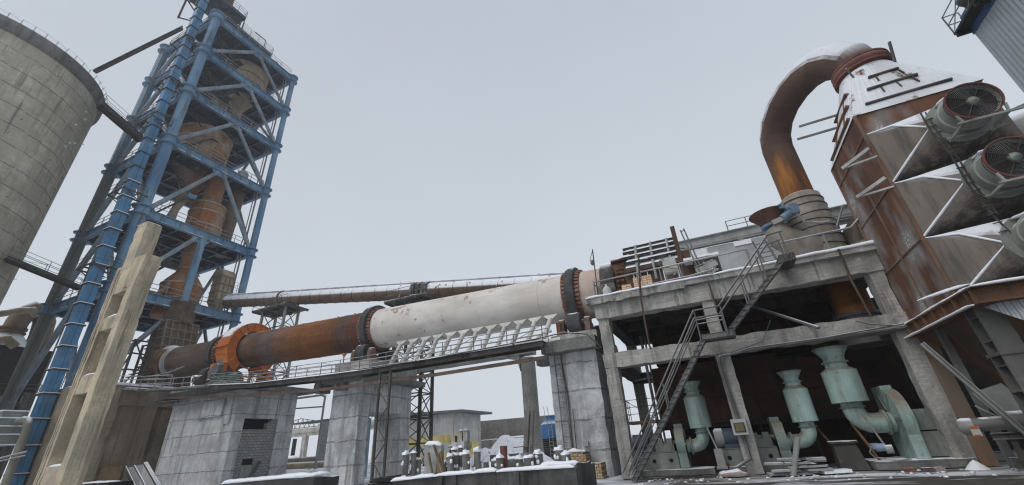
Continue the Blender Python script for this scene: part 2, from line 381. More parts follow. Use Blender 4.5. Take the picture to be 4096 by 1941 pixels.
def kiln_mat():
    m = Mat('kiln shell', .85); x = m.xyz()['X']; wob = m.rng(m.noise(.5, 4), 0, 1, -.5, .5)
    f = m.rng(m.math('ADD', x, wob), -56, -4)
    P = lambda v: (v+56)/52
    st = [(-56,(.16,.085,.05)),(-53.4,(.15,.08,.05)),(-53.2,(.42,.39,.36)),(-52.3,(.42,.39,.36)),(-52.1,(.19,.175,.16)),(-49,(.17,.155,.14)),
          (-46,(.14,.12,.105)),(-40,(.20,.16,.13)),(-38.2,(.17,.10,.065)),(-37.8,(.165,.15,.145)),(-35.9,(.155,.145,.14)),(-35.5,(.27,.15,.10)),
          (-33.6,(.25,.13,.08)),(-33.2,(.30,.125,.03)),(-32.3,(.22,.10,.035)),(-31.8,(.31,.125,.03)),(-30,(.27,.11,.035)),(-28.2,(.17,.075,.035)),(-27.8,(.13,.09,.075)),(-26.8,(.13,.09,.075)),(-26.4,(.17,.065,.04)),
          (-24.9,(.15,.06,.04))]
    a = m.ramp(f, [(P(p), c) for p, c in st])
    a = m.mix(m.rng(m.noise(1.4, 7, m.map(.2, 1, 1), .68), .42, .62, 0, .7), a, (.075, .042, .028)); a = m.mix(m.rng(m.noise(2.2, 6, m.map(2.5, .5, .5), .65), .55, .66, 0, .6), a, (.30, .15, .065))
    a = m.mix(m.rng(m.noise(16, 4, None, .7), .5, .64, 0, .5), a, (.06, .036, .026))
    wn = m.noise(1.1, 6, None, .62)
    w_ = m.mix(m.rng(m.noise(.45, 4), .35, .65), (.56, .515, .47), (.66, .635, .595))
    w_ = m.mix(m.rng(m.noise(1.5, 6, m.map(.3, 1, 1), .65), .46, .66, 0, .55), w_, (.42, .395, .36))
    w_ = m.mix(m.math('MULTIPLY', m.rng(wn, .60, .635), m.rng(m.noise(3, 5), .35, .5)), w_, (.33, .25, .20))
    w_ = m.mix(m.rng(m.noise(2.2, 7, m.map(2.4, 1, .6), .7), .66, .70), w_, (.16, .14, .13))
    w_ = m.mix(m.rng(m.math('ADD', x, wob), -7.0, -4.6), w_, (.36, .23, .16))
    w_ = m.mix(m.math('MULTIPLY', m.rng(x, -6.6, -6.3), m.rng(m.noise(2.5, 6), .4, .6)), w_, (.47, .37, .31))
    a = m.mix(1.0, a, (.78, .70, .66), 'MULTIPLY'); c = m.mix(m.rng(x, -24.32, -24.28), a, w_)
    m.bump(m.noise(4, 5), .12, .02)
    return m.done(c, .35, .9)
KILN = kiln_mat()

def masonry(name, c1, c2, mort, sx, sz, axis='Y', snow=.3):
    m = Mat(name, .9); p = m.xyz(); cb = m.node('CombineXYZ'); m.l.new(p[axis], cb.inputs[0]); m.l.new(p['Z'], cb.inputs[1])
    b = m.node('TexBrick'); m.l.new(cb.outputs[0], b.inputs['Vector']); b.inputs['Scale'].default_value = 1
    b.inputs['Brick Width'].default_value = sx; b.inputs['Row Height'].default_value = sz; b.inputs['Mortar Size'].default_value = .022
    b.inputs['Color1'].default_value = c1+(1,); b.inputs['Color2'].default_value = c2+(1,); b.inputs['Mortar'].default_value = mort+(1,)
    c = m.mix(m.rng(m.noise(2, 5), .4, .7, 0, .6), b.outputs['Color'], dark(c1, .6))
    m.bump(m.math('SUBTRACT', m.math('MULTIPLY', m.noise(8, 4), .5), b.outputs['Fac']), .8, .03)
    return m.done(c, snow)
BLOCKS = masonry('cinder block infill', (.33, .33, .33), (.25, .25, .25), (.11, .11, .11), .42, .215)
FIREBR = masonry('fire brick', (.62, .47, .30), (.50, .36, .22), (.20, .15, .10), .25, .125, 'X')
FIREBR_O = masonry('orange fire brick', (.80, .52, .32), (.72, .58, .44), (.5, .36, .26), .3, .12, 'X', .9)

def corr(name, c, axis, pitch, snow=0):
    m = Mat(name, .45); p = m.xyz()[axis]; wv = m.math('SINE', m.math('MULTIPLY', p, 6.2832/pitch))
    cc = m.mix(m.rng(m.noise(.8, 5, m.map(1, 1, .15)), .4, .7, 0, .5), c, dark(c, .65))
    m.bump(wv, .9, .05)
    return m.done(cc, snow)

def ground_mat():
    m = Mat('snowy ground', .85); p = m.xyz()
    n = m.noise(.35, 7, None, .62); n2 = m.noise(1.6, 6)
    dirt = m.mix(m.rng(m.noise(4, 6), .3, .7), (.035, .031, .028), (.095, .086, .075))
    sn = m.mix(n2, (.70, .725, .775), (.82, .835, .87))
    roof = m.math('MULTIPLY', m.rng(p['X'], -5.6, -4.6), m.rng(p['Y'], 19.6, 20.8))       # under the platform no snow has fallen
    wheel = m.rng(m.math('ADD', m.math('MULTIPLY', n, 1.1), m.math('MULTIPLY', n2, .35)), .70, .80)
    yard = m.math('MULTIPLY', m.rng(p['X'], -5, -2), m.rng(p['Y'], 30, 20))
    n3 = m.noise(.55, 6, m.map(.5, 1.6, 1), .6); bare = m.math('MAXIMUM', m.math('MULTIPLY', roof, m.rng(n3, .62, .42, .55, 1)), m.math('MAXIMUM', m.math('MULTIPLY', wheel, .6), m.math('MULTIPLY', yard, m.rng(n3, .58, .44, .1, .95))))
    near = m.math('MULTIPLY', m.rng(p['Y'], 20.1, 19.4), m.rng(p['X'], -4.5, -2.5)); bare = m.math('MAXIMUM', bare, m.math('MULTIPLY', near, m.rng(n3, .64, .5)))
    band = m.math('MULTIPLY', m.rng(m.math('ABSOLUTE', m.math('SUBTRACT', m.math('ADD', p['Y'], m.rng(n, 0, 1, -.9, .9)), 20.35)), .75, .3), m.rng(p['X'], 1.5, 3.5)); bare = m.math('MULTIPLY', bare, m.math('SUBTRACT', 1.0, m.math('MULTIPLY', band, .85)))
    c = m.mix(bare, sn, dirt); m.bump(m.math('ADD', m.noise(1.5, 7), m.math('MULTIPLY', m.noise(9, 5), .3)), .7, .1)
    return m.done(c)

# ================================================================ ground
g = MB(); gx = [-900,-400,-200,-120]+[-80+2*i for i in range(56)]+[60,120,300,900]; gy = [-100,-40,-10]+[2*i for i in range(45)]+[110,150,250,500,1500]
vs_ = []; 
for y in gy:
    for x in gx:
        h = 0
        if -80 < x < 30 and 0 < y < 90: h = .10*noise.noise(V((x*.23, y*.23, 0)))+.03*noise.noise(V((x, y, 3)))
        if y > 38: h += min(1, (y-38)/30)*.9
        if -3 < x < 9 and 20 < y < 32: h *= .3
        vs_.append((x, y, h-.03))
nx = len(gx)
g.add(vs_, [(j*nx+i, j*nx+i+1, (j+1)*nx+i+1, (j+1)*nx+i) for j in range(len(gy)-1) for i in range(nx-1)], True)
kind(g.obj('ground', ground_mat()))

# ================================================================ preheater tower
LZ = [19.6, 29.3, 39.85, 48.7, 56.8, 64.4]
TX0, TX1, TY0, TY1, TB = -69.0, -56.0, 20.5, 34.3, 9.0
tower = thing('preheater_tower', 'tall blue open steel tower with five decks and diagonal braces beside the concrete silo', 'tower', ((TX0+TX1)/2, (TY0+TY1)/2, TB))
def two_tone():
    m = Mat('olive to blue column', .6); z = m.math('ADD', m.xyz()['Z'], m.rng(m.noise(.8, 4), 0, 1, -2, 2))
    c = m.mix(m.rng(m.noise(1.2, 5, m.map(1,1,.15)), .45, .7, 0, .6), (.17,.19,.17), (.075,.085,.08)); c = m.mix(m.rng(z, 38, 41), c, m.mix(m.noise(.8,4), (.10,.24,.40), (.15,.29,.42))); return m.done(c, .4)
OLBL = two_tone()
for cx, cy, r in ((TX1,TY0,.62), (TX1,TY1,.46), (TX0,TY0,.58), (TX0,TY1,.46)):
    c = MB().tube((cx,cy,TB if cx == TX1 else 0), (cx,cy,40), r*1.05, r, 16, True).tube((cx,cy,40), (cx,cy,65.0), r*.96, r*.9, 16, True).obj('column', OLBL if cx == TX0 else BLUE, tower)
    for z in LZ:
        k = MB()
        for dz in (-.55, .55): k.lathe([(r*1.02, dz-.04), (r*1.75, dz-.04), (r*1.75, dz+.04), (r*1.02, dz+.04)], (cx,cy,z), n=16)
        k.tube((cx,cy,z-.5), (cx,cy,z+.5), r*1.18, n=16); k.obj('collar', BLUE, c)
def girder(a, b, z):
    m = MB(); a, b = V((a[0],a[1],z)), V((b[0],b[1],z)); d = (b-a).normalized(); a = a+d*.55; b = b-d*.5
    m.ibeam(a, b, 1.1, .5, .07)
    n = int((b-a).length/1.75)
    for i in range(1, n):
        p = a.lerp(b, i/n); m.beam(p-V((0,0,.5)), p+V((0,0,.5)), .04 if abs(d.x) > .5 else .46, .46 if abs(d.x) > .5 else .04, (0,1,0))
    return m.obj('girder', BLUE, tower)
for z in LZ:
    girder((TX1,TY0), (TX1,TY1), z); girder((TX0,TY0), (TX1,TY0), z); girder((TX0,TY0), (TX0,TY1), z); girder((TX0,TY1), (TX1,TY1), z)
    d = MB(); d.box(TX0+.3, TX1-.3, TY0+.3, TY1-.3, z+.38, z+.5)
    for i in range(1, 6):
        y = TY0+(TY1-TY0)*i/6; d.beam((TX0+.3,y,z+.16), (TX1-.3,y,z+.16), .2, .46)
    for i in range(1, 4):
        x = TX0+(TX1-TX0)*i/4; d.beam((x,TY0+.3,z+.02), (x,TY1-.3,z+.02), .22, .62)
    for i in range(1, 12):
        x = TX0+(TX1-TX0)*i/12; d.beam((x,TY0+.3,z+.3), (x,TY1-.3,z+.3), .08, .15)
    d.obj('deck', BLUE_D, tower); d = MB()
    for i in (1, 2, 4, 5): y = TY0+(TY1-TY0)*i/6+.02; d.beam((TX0+.4,y,z-.09), (TX1-.4,y,z-.09), .26, .06)
    for i in (1, 2, 3): x = TX0+(TX1-TX0)*i/4; d.beam((x,TY0+.4,z-.31), (x,TY1-.4,z-.31), .3, .06)
    d.obj('joist', JOIST, tower)
    r_ = MB()
    fl = z+.56
    rail(r_, [(TX1+.15,TY0+1,fl), (TX1+.15,TY1-.8,fl)], 1.1, 1.9, (.5,), .042, 5)
    rail(r_, [(TX0+.6,TY0-.15,fl), (TX1-.9,TY0-.15,fl)], 1.1, 1.9, (.5,), .042, 5)
    rail(r_, [(TX0+.6,TY1+.15,fl), (TX1-.9,TY1+.15,fl)], 1.1, 1.9, (.5,), .042, 5)
    r_.obj('railing', GALV, tower)
for z in LZ[:4]:
    d = MB(); random.seed(int(z))
    for k in range(9):
        y = random.uniform(TY0+.8, TY1-2.5); snow_strip(d, (TX1+.17,y,z-.49), (TX1+.17,y+random.uniform(.5,1.6),z-.49), .16, .07, k, .25)
        x = random.uniform(TX0+1, TX1-2.5); snow_strip(d, (x,TY0-.17,z-.49), (x+random.uniform(.5,1.5),TY0-.17,z-.49), .16, .07, k, .25)
    d.obj('snow_ledge', SNOW, tower)
# chevron braces
MY, MX = (TY0+TY1)/2, (TX0+TX1)/2
def brace(a, b, r=.27): MB().tube(a, b, r, n=12).obj('brace', BLUEGREY, tower)
zz_ = [TB+.3]+LZ
for i in range(6):
    zl, zu = zz_[i]+(.75 if i else 0), zz_[i+1]-.7
    if i == 1:
        brace((TX1,TY0+.6,zl), (TX1,MY-.5,zu)); MB().tube((TX1,MY+.25,zl-.2), (TX1,MY+.25,zu+.2), .42, n=14).obj('post', BLUE, tower)
    else:
        brace((TX1,TY0+.6,zl), (TX1,MY-.35,zu)); brace((TX1,TY1-.6,zl), (TX1,MY+.35,zu))
    brace((TX0+.6,TY0,zl), (MX-.35,TY0,zu), .3); brace((TX1-.6,TY0,zl), (MX+.35,TY0,zu), .3)
    brace((TX0+.6,TY1,zl), (MX-.35,TY1,zu), .22); brace((TX1-.6,TY1,zl), (MX+.35,TY1,zu), .22)
    zg = zz_[i+1]-.55
    MB().prism([(TX1-.03,MY-1.2,zg), (TX1-.03,MY+1.2,zg), (TX1-.03,MY+.8,zg-.75), (TX1-.03,MY-.8,zg-.75)], (.06,0,0)).obj('gusset', BLUE, tower)
    MB().prism([(MX-1.2,TY0-.03,zg), (MX+1.2,TY0-.03,zg), (MX+.8,TY0-.03,zg-.75), (MX-.8,TY0-.03,zg-.75)], (0,.06,0)).obj('gusset', BLUE, tower)
# stairs between decks
for i in range(5):
    z0, z1 = LZ[i]+.5, LZ[i+1]+.5; zm = (z0+z1)/2; s_ = MB(); x = TX1-1.7
    for x_ in (x-.4, x+.4):
        s_.beam((x_,TY0+1.4,z0), (x_,TY0+5.2,zm), .06, .22); s_.beam((x_-1.1,TY0+5.2,zm), (x_-1.1,TY0+1.4,z1), .06, .22)
    for k in range(14):
        t = k/13; s_.box(x-.4, x+.4, TY0+1.4+3.8*t-.1, TY0+1.4+3.8*t+.1, z0+(zm-z0)*t, z0+(zm-z0)*t+.04)
        s_.box(x-1.5, x-.7, TY0+5.2-3.8*t-.1, TY0+5.2-3.8*t+.1, zm+(z1-zm)*t, zm+(z1-zm)*t+.04)
    s_.box(x-1.5, x+.4, TY0+5.2, TY0+6.1, zm-.05, zm)
    rail(s_, [(x+.4,TY0+1.4,z0), (x+.4,TY0+5.2,zm)], 1, 1.3, (.5,), .025, 5); rail(s_, [(x-.7,TY0+5.2,zm), (x-.7,TY0+1.4,z1)], 1, 1.3, (.5,), .025, 5)
    s_.obj('stair', STEEL_DK, tower)

for x, y, r in ((-56.35,33.2,.11),(-56.35,32.8,.07),(-68.2,20.1,.09),(-67.6,20.1,.06),(-62.4,20.2,.08)):
    MB().path([(x,y,9.4),(x,y,30),(x+.15,y,31),(x+.15,y,63.5)], r, 6).obj('service_pipe', STEEL, tower)
l_ = MB()
for x in (-68.6,-68.1): l_.tube((x,19.75,20),(x,19.75,64),.04,n=4)
for k in range(110): l_.tube((-68.6,19.75,20.2+.4*k),(-68.1,19.75,20.2+.4*k),.025,n=4)
l_.obj('ladder', STEEL, tower)

# head platforms over the tower
head = thing('head_platform', 'dark stepped platforms with railings standing on the very top of the blue tower', 'platform', (-60, 25, 65))
p_ = MB(); p_.box(-62,-57.2,21,30.3,66.95,67.5); p_.box(-61.8,-57,17.6,24.6,69.7,70.3)
for y in (18.5, 20, 21.5, 23): p_.beam((-61.8,y,69.5), (-57,y,69.5), .14, .4)
for y in (22, 24, 26, 28, 30): p_.beam((-62,y,66.75), (-57.2,y,66.75), .14, .4)
p_.obj('deck', BLUE_D, head)
p_ = MB(); rail(p_, [(-62,30.3,67.5), (-57.2,30.3,67.5), (-57.2,24.7,67.5)], 1.5, 1.5, (.33,.66), .03, 5)
rail(p_, [(-61.8,24.6,70.3), (-57,24.6,70.3), (-57,17.6,70.3)], 1.4, 1.3, (.33,.66), .03, 5)
p_.obj('railing', STEEL, head)
for x in (-61.7,-57.4):
    p_ = MB()
    for y in (21.3,24.4,30): p_.beam((x,y,64.9), (x,y,67), .2, .2)
    for y in (18,24.2): p_.beam((x,y,64.9), (x,y,69.8), .22, .22)
    p_.beam((x,18,65), (x,24.2,69.6), .14, .14); p_.beam((x,24.2,65), (x,18,69.6), .14, .14); p_.beam((x,24.5,66.8),(x,29.8,65.2),.12,.12); p_.obj('frame', STEEL_DK, head)
MB().beam((-57.2,24.6,70.3),(-57.2,24.6,67.3),.12,.12).obj('hanger', STEEL_DK, head); p_ = MB(); p_.path([(-57.1,26.6,69.0),(-57.1,28.6,69.2),(-57.1,28.6,67.4)], .07, 6)
p_.obj('davit', STEEL_DK, head)
p_ = MB(); p_.box(-60.3,-57.6,18.2,20.2,70.3,75); p_.box(-61,-58,20.6,22.6,70.3,73.6)
p_.obj('drive_box', BROWN, head)
vent = MB().lathe([(.75,0),(.85,.5),(.8,.9),(.45,1.2),(.02,1.3)], (-57.2,31.0,65.0), n=18).obj('roof_vent', CYC)
tag(vent, 'small round brown vent cap on the top deck near the right corner column', 'vent')

# bucket elevator casing, slightly out of plumb
el = thing('elevator_casing', 'long blue ribbed bucket elevator casing running up the front of the blue tower', 'elevator', (-55, 18.6, 0))
def ecx(z): return -54.7-2.7*z/66
c_ = MB(); zs_ = [0]+[2.15*i for i in range(1, 33)]
for a, b in zip(zs_, zs_[1:]):
    for y0, y1 in ((18.2,18.64),(18.67,19.12)):
        c_.hexa([(ecx(a)-.5,y0,a),(ecx(a)+.5,y0,a),(ecx(a)+.5,y1,a),(ecx(a)-.5,y1,a),(ecx(b)-.5,y0,b),(ecx(b)+.5,y0,b),(ecx(b)+.5,y1,b),(ecx(b)-.5,y1,b)])
c_.obj('casing', CASING, el)
for z in zs_[1:]:
    fo = MB().box(ecx(z)-.62,ecx(z)+.62,18.08,19.24,z-.06,z+.05).obj('flange', STEEL_DK, el)
    if z < 34: MB().box(ecx(z)-.64,ecx(z)+.64,18.06,19.26,z+.052,z+.11).obj('snow', SNOW, fo)
for z in (21.5, 31, 42, 49, 57.5):
    x = ecx(z); c_ = MB()
    for dy in (17.9,19.4): c_.beam((x-2.6,dy,z), (x+.9,dy,z), .1, .16)
    for dx in (-2.5,-1.1,.8): c_.beam((x+dx,17.8,z-.12), (x+dx,20.3,z-.12), .1, .16)
    c_.beam((x+.8,17.9,z), (x+.6,20.4,z-1.4), .08, .08); c_.beam((x-2.5,17.9,z),(x-2.4,20.4,z-1.4),.08,.08)
    rail(c_, [(x-2.6,17.8,z), (x+.9,17.8,z), (x+.9,20,z)], 1.0, 1.6, (.5,), .025, 5)
    c_.obj('bracket_platform', STEEL_DK, el)

# ================================================================ vessels inside the tower
def vessel(name, label, cat, prof, o, mat, n=36, extra=None, seams=None):
    t = thing(name, label, cat, (o[0], o[1], o[2]+min(p[1] for p in prof)))
    MB().lathe(prof, o, n=n, sharp=False).obj('shell', mat, t)
    if seams:
        s = MB()
        for z in seams:
            r = None
            for (r0,z0),(r1,z1) in zip(prof, prof[1:]):
                if z0 <= z <= z1 and z1 > z0: r = r0+(r1-r0)*(z-z0)/(z1-z0)
            if r: s.lathe([(r,-.11),(r+.09,-.11),(r+.09,.11),(r,.11)], (o[0],o[1],o[2]+z), n=n)
        s.obj('stiffener_ring', CYC3 if mat is not CYC3 else CYC, t)
    return t
O3 = (0,0,0)
vessel('cyclone', 'upper grey brown cyclone with long cone hanging through the top decks of the tower', 'cyclone',
   [(.75,53.2),(.85,54.8),(2.75,58.7),(3.1,59.1),(3.1,63.2),(2.8,63.6),(1.0,63.9),(1.0,66)], (-60.6,29.2,0), CYC3, seams=(59.3,61,63.1))
vessel('cyclone', 'wide rusty cyclone behind the middle braces of the tower, the largest drum', 'cyclone',
   [(.95,36.0),(1.1,37.4),(2.95,42.3),(3.35,42.8),(3.4,46.9),(3.1,47.3),(1.55,47.6),(1.5,51.5)], (-61.0,26.5,0), CYC, seams=(43.3,45,46.8))
vessel('gas_duct', 'round topped tan duct riser between the upper two cyclones', 'duct',
   [(1.35,48),(1.35,53.2),(1.1,53.9),(.6,54.4),(.02,54.6)], (-60.5,26.2,0), CYC)
cal = vessel('calciner', 'rust orange upright drum with pale domed shoulder below the wide cyclone', 'vessel',
   [(2.1,29.4),(2.1,34.9),(1.9,35.3),(1.35,35.7),(1.2,35.9),(1.2,40)], (-58.9,28.7,0), CYC2, seams=(31.5,33.6,34.9))
vessel('riser_pipe', 'slim rusty riser pipe standing to the right of the orange drum', 'pipe',
   [(.7,29),(.8,33),(.95,36.5),(.95,40)], (-59.8,32.4,0), LAG, n=20)
vessel('riser_vessel', 'dark rust bottle shaped vessel standing on the lowest tower deck behind the blue post', 'vessel',
   [(2.2,18.6),(2.2,22.6),(2.0,23.1),(1.15,24.4),(1.0,25),(1.05,29.5)], (-58.3,28.1,0), CYC2, seams=(20.6,22.6,25,27))
HOODL = rust('feed hood plate', ((.05,.037,.028), (.095,.07,.052), (.15,.115,.085)), scale=1.3, snow=.3)
t = thing('feed_hood', 'ribbed brown plated hood where the kiln meets the foot of the tower', 'hood', (-54.6, 27.5, 9))
h_ = MB(); h_.hexa([(-56.6,25.7,9.2),(-53.1,25.7,9.2),(-53.1,29.3,9.2),(-56.6,29.3,9.2),(-57.2,25.9,17.2),(-54.6,25.9,17.2),(-54.6,29.3,17.2),(-57.2,29.3,17.2)])
h_.lathe([(1.7,0),(1.35,1.5),(1.3,2.6)], (-56,27.6,17.2), n=24); h_.obj('plate_box', HOODL, t)
h_ = MB()
for i in range(1, 9):
    z = 9.2+i; f = i/8; xe = -53.1-1.5*f
    h_.box(-57.2,xe+.1,25.6+.2*f,25.7+.2*f,z-.06,z+.06); h_.box(xe,xe+.12,25.7,29.4,z-.06,z+.06)
for k in range(6):
    y = 25.8+k*.7; h_.beam((-53.04,y,9.3), (-54.54,y,17.1), .08, .12)
h_.obj('rib', LAG, t)
t = thing('lagged_pipe', 'lumpy brown wrapped meal pipe with a small blue motor between tower decks', 'pipe', (-57.2, 24.2, 29.8))
MB().path([(-57.4,24.0,29.9),(-57.4,24.2,31.8),(-57.9,24.7,33.6),(-59.5,25.5,36.4)], [.6,.42,.55,.5], 14).obj('wrapping', LAG, t)
MB().tube((-56.8,25.0,34.2),(-56.5,25.7,34.2),.34,n=14).box(-57.1,-56.5,24.7,25.0,33.9,34.5).obj('motor', BLUE, t)
t = thing('meal_box', 'pale brown ribbed filter box with round hood at the end of the long pipe', 'filter', (-57, 32.2, 20.2))
m_b = MB(); m_b.box(-58,-56.2,31.3,33.0,21.4,25.0); m_b.lathe([(1.0,-.85),(1.0,.85)], (-57.1,32.15,25.1), (0,1,0), 24)
m_b.hexa([(-57.6,31.8,20.2),(-56.6,31.8,20.2),(-56.6,32.6,20.2),(-57.6,32.6,20.2),(-58,31.3,21.4),(-56.2,31.3,21.4),(-56.2,33,21.4),(-58,33,21.4)])
m_b.obj('box', CYC3, t)
m_b = MB()
for z in (21.5,22.7,23.8,24.9): m_b.box(-58.05,-56.08,31.22,33.08,z-.07,z+.07)
for y in (31.3,31.9,32.5,33): m_b.box(-56.2,-56.1,y-.05,y+.05,21.4,25)
m_b.obj('rib', LAG, t)
m_b = MB(); rail(m_b, [(-56.0,33.1,22.2),(-56,34,22.2),(-57.5,34,22.2)], 2.2, .9, (.33,.66), .025, 5); m_b.obj('guard_rail', STEEL, t)
# small pieces of plant on the decks
t = MB().tube((-57.6,31.2,40.5),(-57.6,31.2,42.0),.75,n=18).lump((-57.6,31.2,42),.75,.75,.45,3,14,5,.05).obj('tank', STEEL_L)
tag(t, 'small pale drum on the deck beside the right brace below the wide cyclone', 'tank')
t = MB().path([(-58,24.6,20.2),(-57,25.2,20.5),(-56.8,25.8,21.6),(-57.4,26.2,22.4)],.3,10).tube((-57,24.2,20.4),(-57,25.4,20.4),.4,n=12).obj('valve_pipe', LAG)
tag(t, 'crooked brown valve pipe on the lowest deck left of the blue post', 'pipe')

# ================================================================ silo
silo = thing('silo', 'huge round weathered concrete silo with dark rim at the left edge', 'silo', (-69.9, 6.7, 0))
MB().lathe([(9.83,0),(9.83,10),(9.83,20),(9.83,30),(9.83,40),(9.83,46.0)], (-69.9,6.7,0), n=128).obj('wall', SILOC, silo)
MB().lathe([(9.80,45.45),(10.22,45.7),(10.25,47.0),(9.7,47.05),(.02,48.2)], (-69.9,6.7,0), n=128).obj('rim', CONC_DK, silo)
s_ = MB(); 
for i in range(64):
    a = 2*math.pi*i/64; p = V((-69.9+10.2*math.cos(a), 6.7+10.2*math.sin(a), 46.9)); q = p+V((.12*math.cos(a), .12*math.sin(a), .7))
    s_.tube(p, q, .03, n=5)
    a2 = a+2*math.pi/64; s_.tube(q, V((-69.9+10.32*math.cos(a2), 6.7+10.32*math.sin(a2), 47.6-.2*(i % 3))), .012, n=4)
s_.obj('guard_rail', STEEL_DK, silo)
for i in range(60):
    s_ = MB()
    a = R(random.uniform(-60, 75)); z = random.choice([2.1*k+.75 for k in range(4, 22)])
    p = V((-69.9+9.83*math.cos(a), 6.7+9.83*math.sin(a), z)); s_.tube(p, p+V((math.cos(a)*.22, math.sin(a)*.22, random.uniform(-.05,.1))), .03, n=4); s_.obj('rebar_stub', STEEL_DK, silo)
for a, z in ((50,43),(53,42.2),(47,40.4),(55,38.6),(50,38),(48,37.2)):
    a = R(a); MB().lump((-69.9+9.85*math.cos(a), 6.7+9.85*math.sin(a), z), .16, .16, .2, z, 6, 3).obj('broken_patch', SNOW, silo)
# bridges from silo to tower
ga = MB(); A, B = V((-60.4,12.6,46.9)), V((-58.6,17.95,60.4)); ga.beam(A, B, .42, .42); ga.beam(A+V((0,0,.3)), B+V((0,0,.3)), .62, .08); [ga.tube(A.lerp(B,.3*q)+V((0,0,.3)), A.lerp(B,.3*q)+V((0,0,.75)), .05, n=5) for q in (1,2)]
tag(ga.obj('conveyor_gallery', STEEL_DK), 'straight dark conveyor gallery climbing from the silo rim to the top of the tower', 'conveyor')
def bridge(label, A, B, w, h):
    t = thing('footbridge', label, 'walkway', A); A, B = V(A), V(B); d = (B-A).normalized(); sd = d.cross(V((0,0,1))).normalized()
    m = MB()
    for k in (-1, 1): m.ibeam(A+sd*k*w/2, B+sd*k*w/2, h, .14, .04)
    m.beam(A+V((0,0,.0)), B, w, .08); n = int((B-A).length/.9)
    for i in range(n+1): p = A.lerp(B, i/n); m.beam(p-sd*w/2-V((0,0,.06)), p+sd*w/2-V((0,0,.06)), .08, .12)
    m.obj('deck', STEEL_DK, t)
    m = MB(); o = V((0,0,h/2))
    for k in (-1, 1): rail(m, [A+sd*k*w/2+o, B+sd*k*w/2+o], 1.15, 3.2, (.5,), .028, 5)
    n = int((B-A).length/3.2)
    for i in range(n):
        p, q = A.lerp(B, i/n)+o, A.lerp(B, (i+1)/n)+o; m.tube(p-sd*w/2, q-sd*w/2+V((0,0,1.1)), .018, n=4)
    m.obj('railing', STEEL, t)
bridge('upper footbridge with thin railings between silo rim and tower', (-62.6,14.9,44.4), (-62.9,20.2,42.6), 1.1, .6)
bridge('lower footbridge with snowy grating between silo wall and tower', (-63.0,13.9,22.4), (-62.5,20.2,20.9), 1.1, .34)

# ================================================================ tan plinth under the tower, pillar before it
pl = thing('plinth_building', 'tan rendered base building with recessed wall panels under the blue tower', 'building', (-60, 27, 0))
b = MB(); b.rbox(-55.3,-50.3,19.3,36,0,9.1,1.5,.02); b.rbox(-50.3,-49.9,19.3,21.95,0,9.1,1.2,.02); b.rbox(-50.3,-49.9,21.95,30,7.4,9.1,1.2,.02); b.rbox(-50.3,-49.9,24.1,25.1,0,7.4,1.2,.02)
b.rbox(-50.3,-49.9,27.2,28.2,0,7.4,1.2,.02); b.obj('wall', TANW, pl)
MB().box(-50.28,-50.05,22.3,23.9,0,2.35).obj('boarded_door', concrete('tan board', (.33,.23,.13), snow=0, stain=.2), pl)
MB().rbox(-55,-49.6,19.6,30.6,9.1,9.3,.9,.04).obj('roof_snow', SNOW, pl)
pr_ = MB(); rail(pr_, [(-55.2,19.4,9.2),(-50.2,19.4,9.2)], 1.1, 1.5, (.5,), .03, 5); pr_.obj('railing', STEEL, pl)

cp = thing('crane_column', 'tall free standing tan concrete column with three recessed openings and a stepped head', 'column', (-36.6, 14.5, 0))
def P_(x0,x1,z0,z1,y0=14.0,y1=15.05,sd=0): return (x0,x1,y0,y1,z0,z1,.5,.05,sd)
b = MB()
XL, XR, IL, IR = -38.45, -35.3, -37.72, -36.02      # outer edges and the openings between the two branches
for a in ((XL,IL,0,15.55),(IR,XR,0,15.3)): b.rbox(*P_(*a))
for z0, z1 in ((0,2.3),(6.45,7.6),(10.62,11.55),(13.35,15.5)): b.rbox(IL+.002,IR-.002,14.03,15.02,z0,z1,.5,.04)
b.rbox(IL,IR,14.75,14.98,2.3,6.45,.5,.03); b.rbox(IL,IR,14.75,14.98,7.6,10.62,.5,.03); b.rbox(IL,IR,14.75,14.98,11.55,13.35,.5,.03)
b.rbox(-37.9,-36.62,14.02,15.03,15.3,19.15,.5,.05)
# corbel for the crane beam with sloped underside
b.hexa([(-36.6,14.0,13.6),(XR,14.0,13.6),(XR,15.05,13.6),(-36.6,15.05,13.6),(-36.6,14.0,15.95),(-34.95,14.0,15.95),(-34.95,15.05,15.95),(-36.6,15.05,15.95)])
for y in (14.22,14.62): b.rbox(XR-.01,XR+.05,y,y+.16,0,13.5,.5,.03)
for x in (XL+.12,XL+.36): b.rbox(x,x+.1,13.95,14.05,0,15.4,.5,.03)
b.obj('shaft', TAN, cp)
b = MB()
snow_strip(b, (-37.95,14.5,19.12), (-36.6,14.5,19.12), 1.0, .14, 1); snow_strip(b, (-36.6,14.5,15.93), (-34.97,14.5,15.93), 1.0, .13, 2); snow_strip(b, (XL+.05,14.5,15.5), (-37.9,14.5,15.5), .95, .12, 3)
for z in (2.3,7.6,11.55): snow_strip(b, (IL+.08,14.35,z), (IR-.08,14.35,z), .6, .16, z)
b.obj('snow_cap', SNOW, cp)
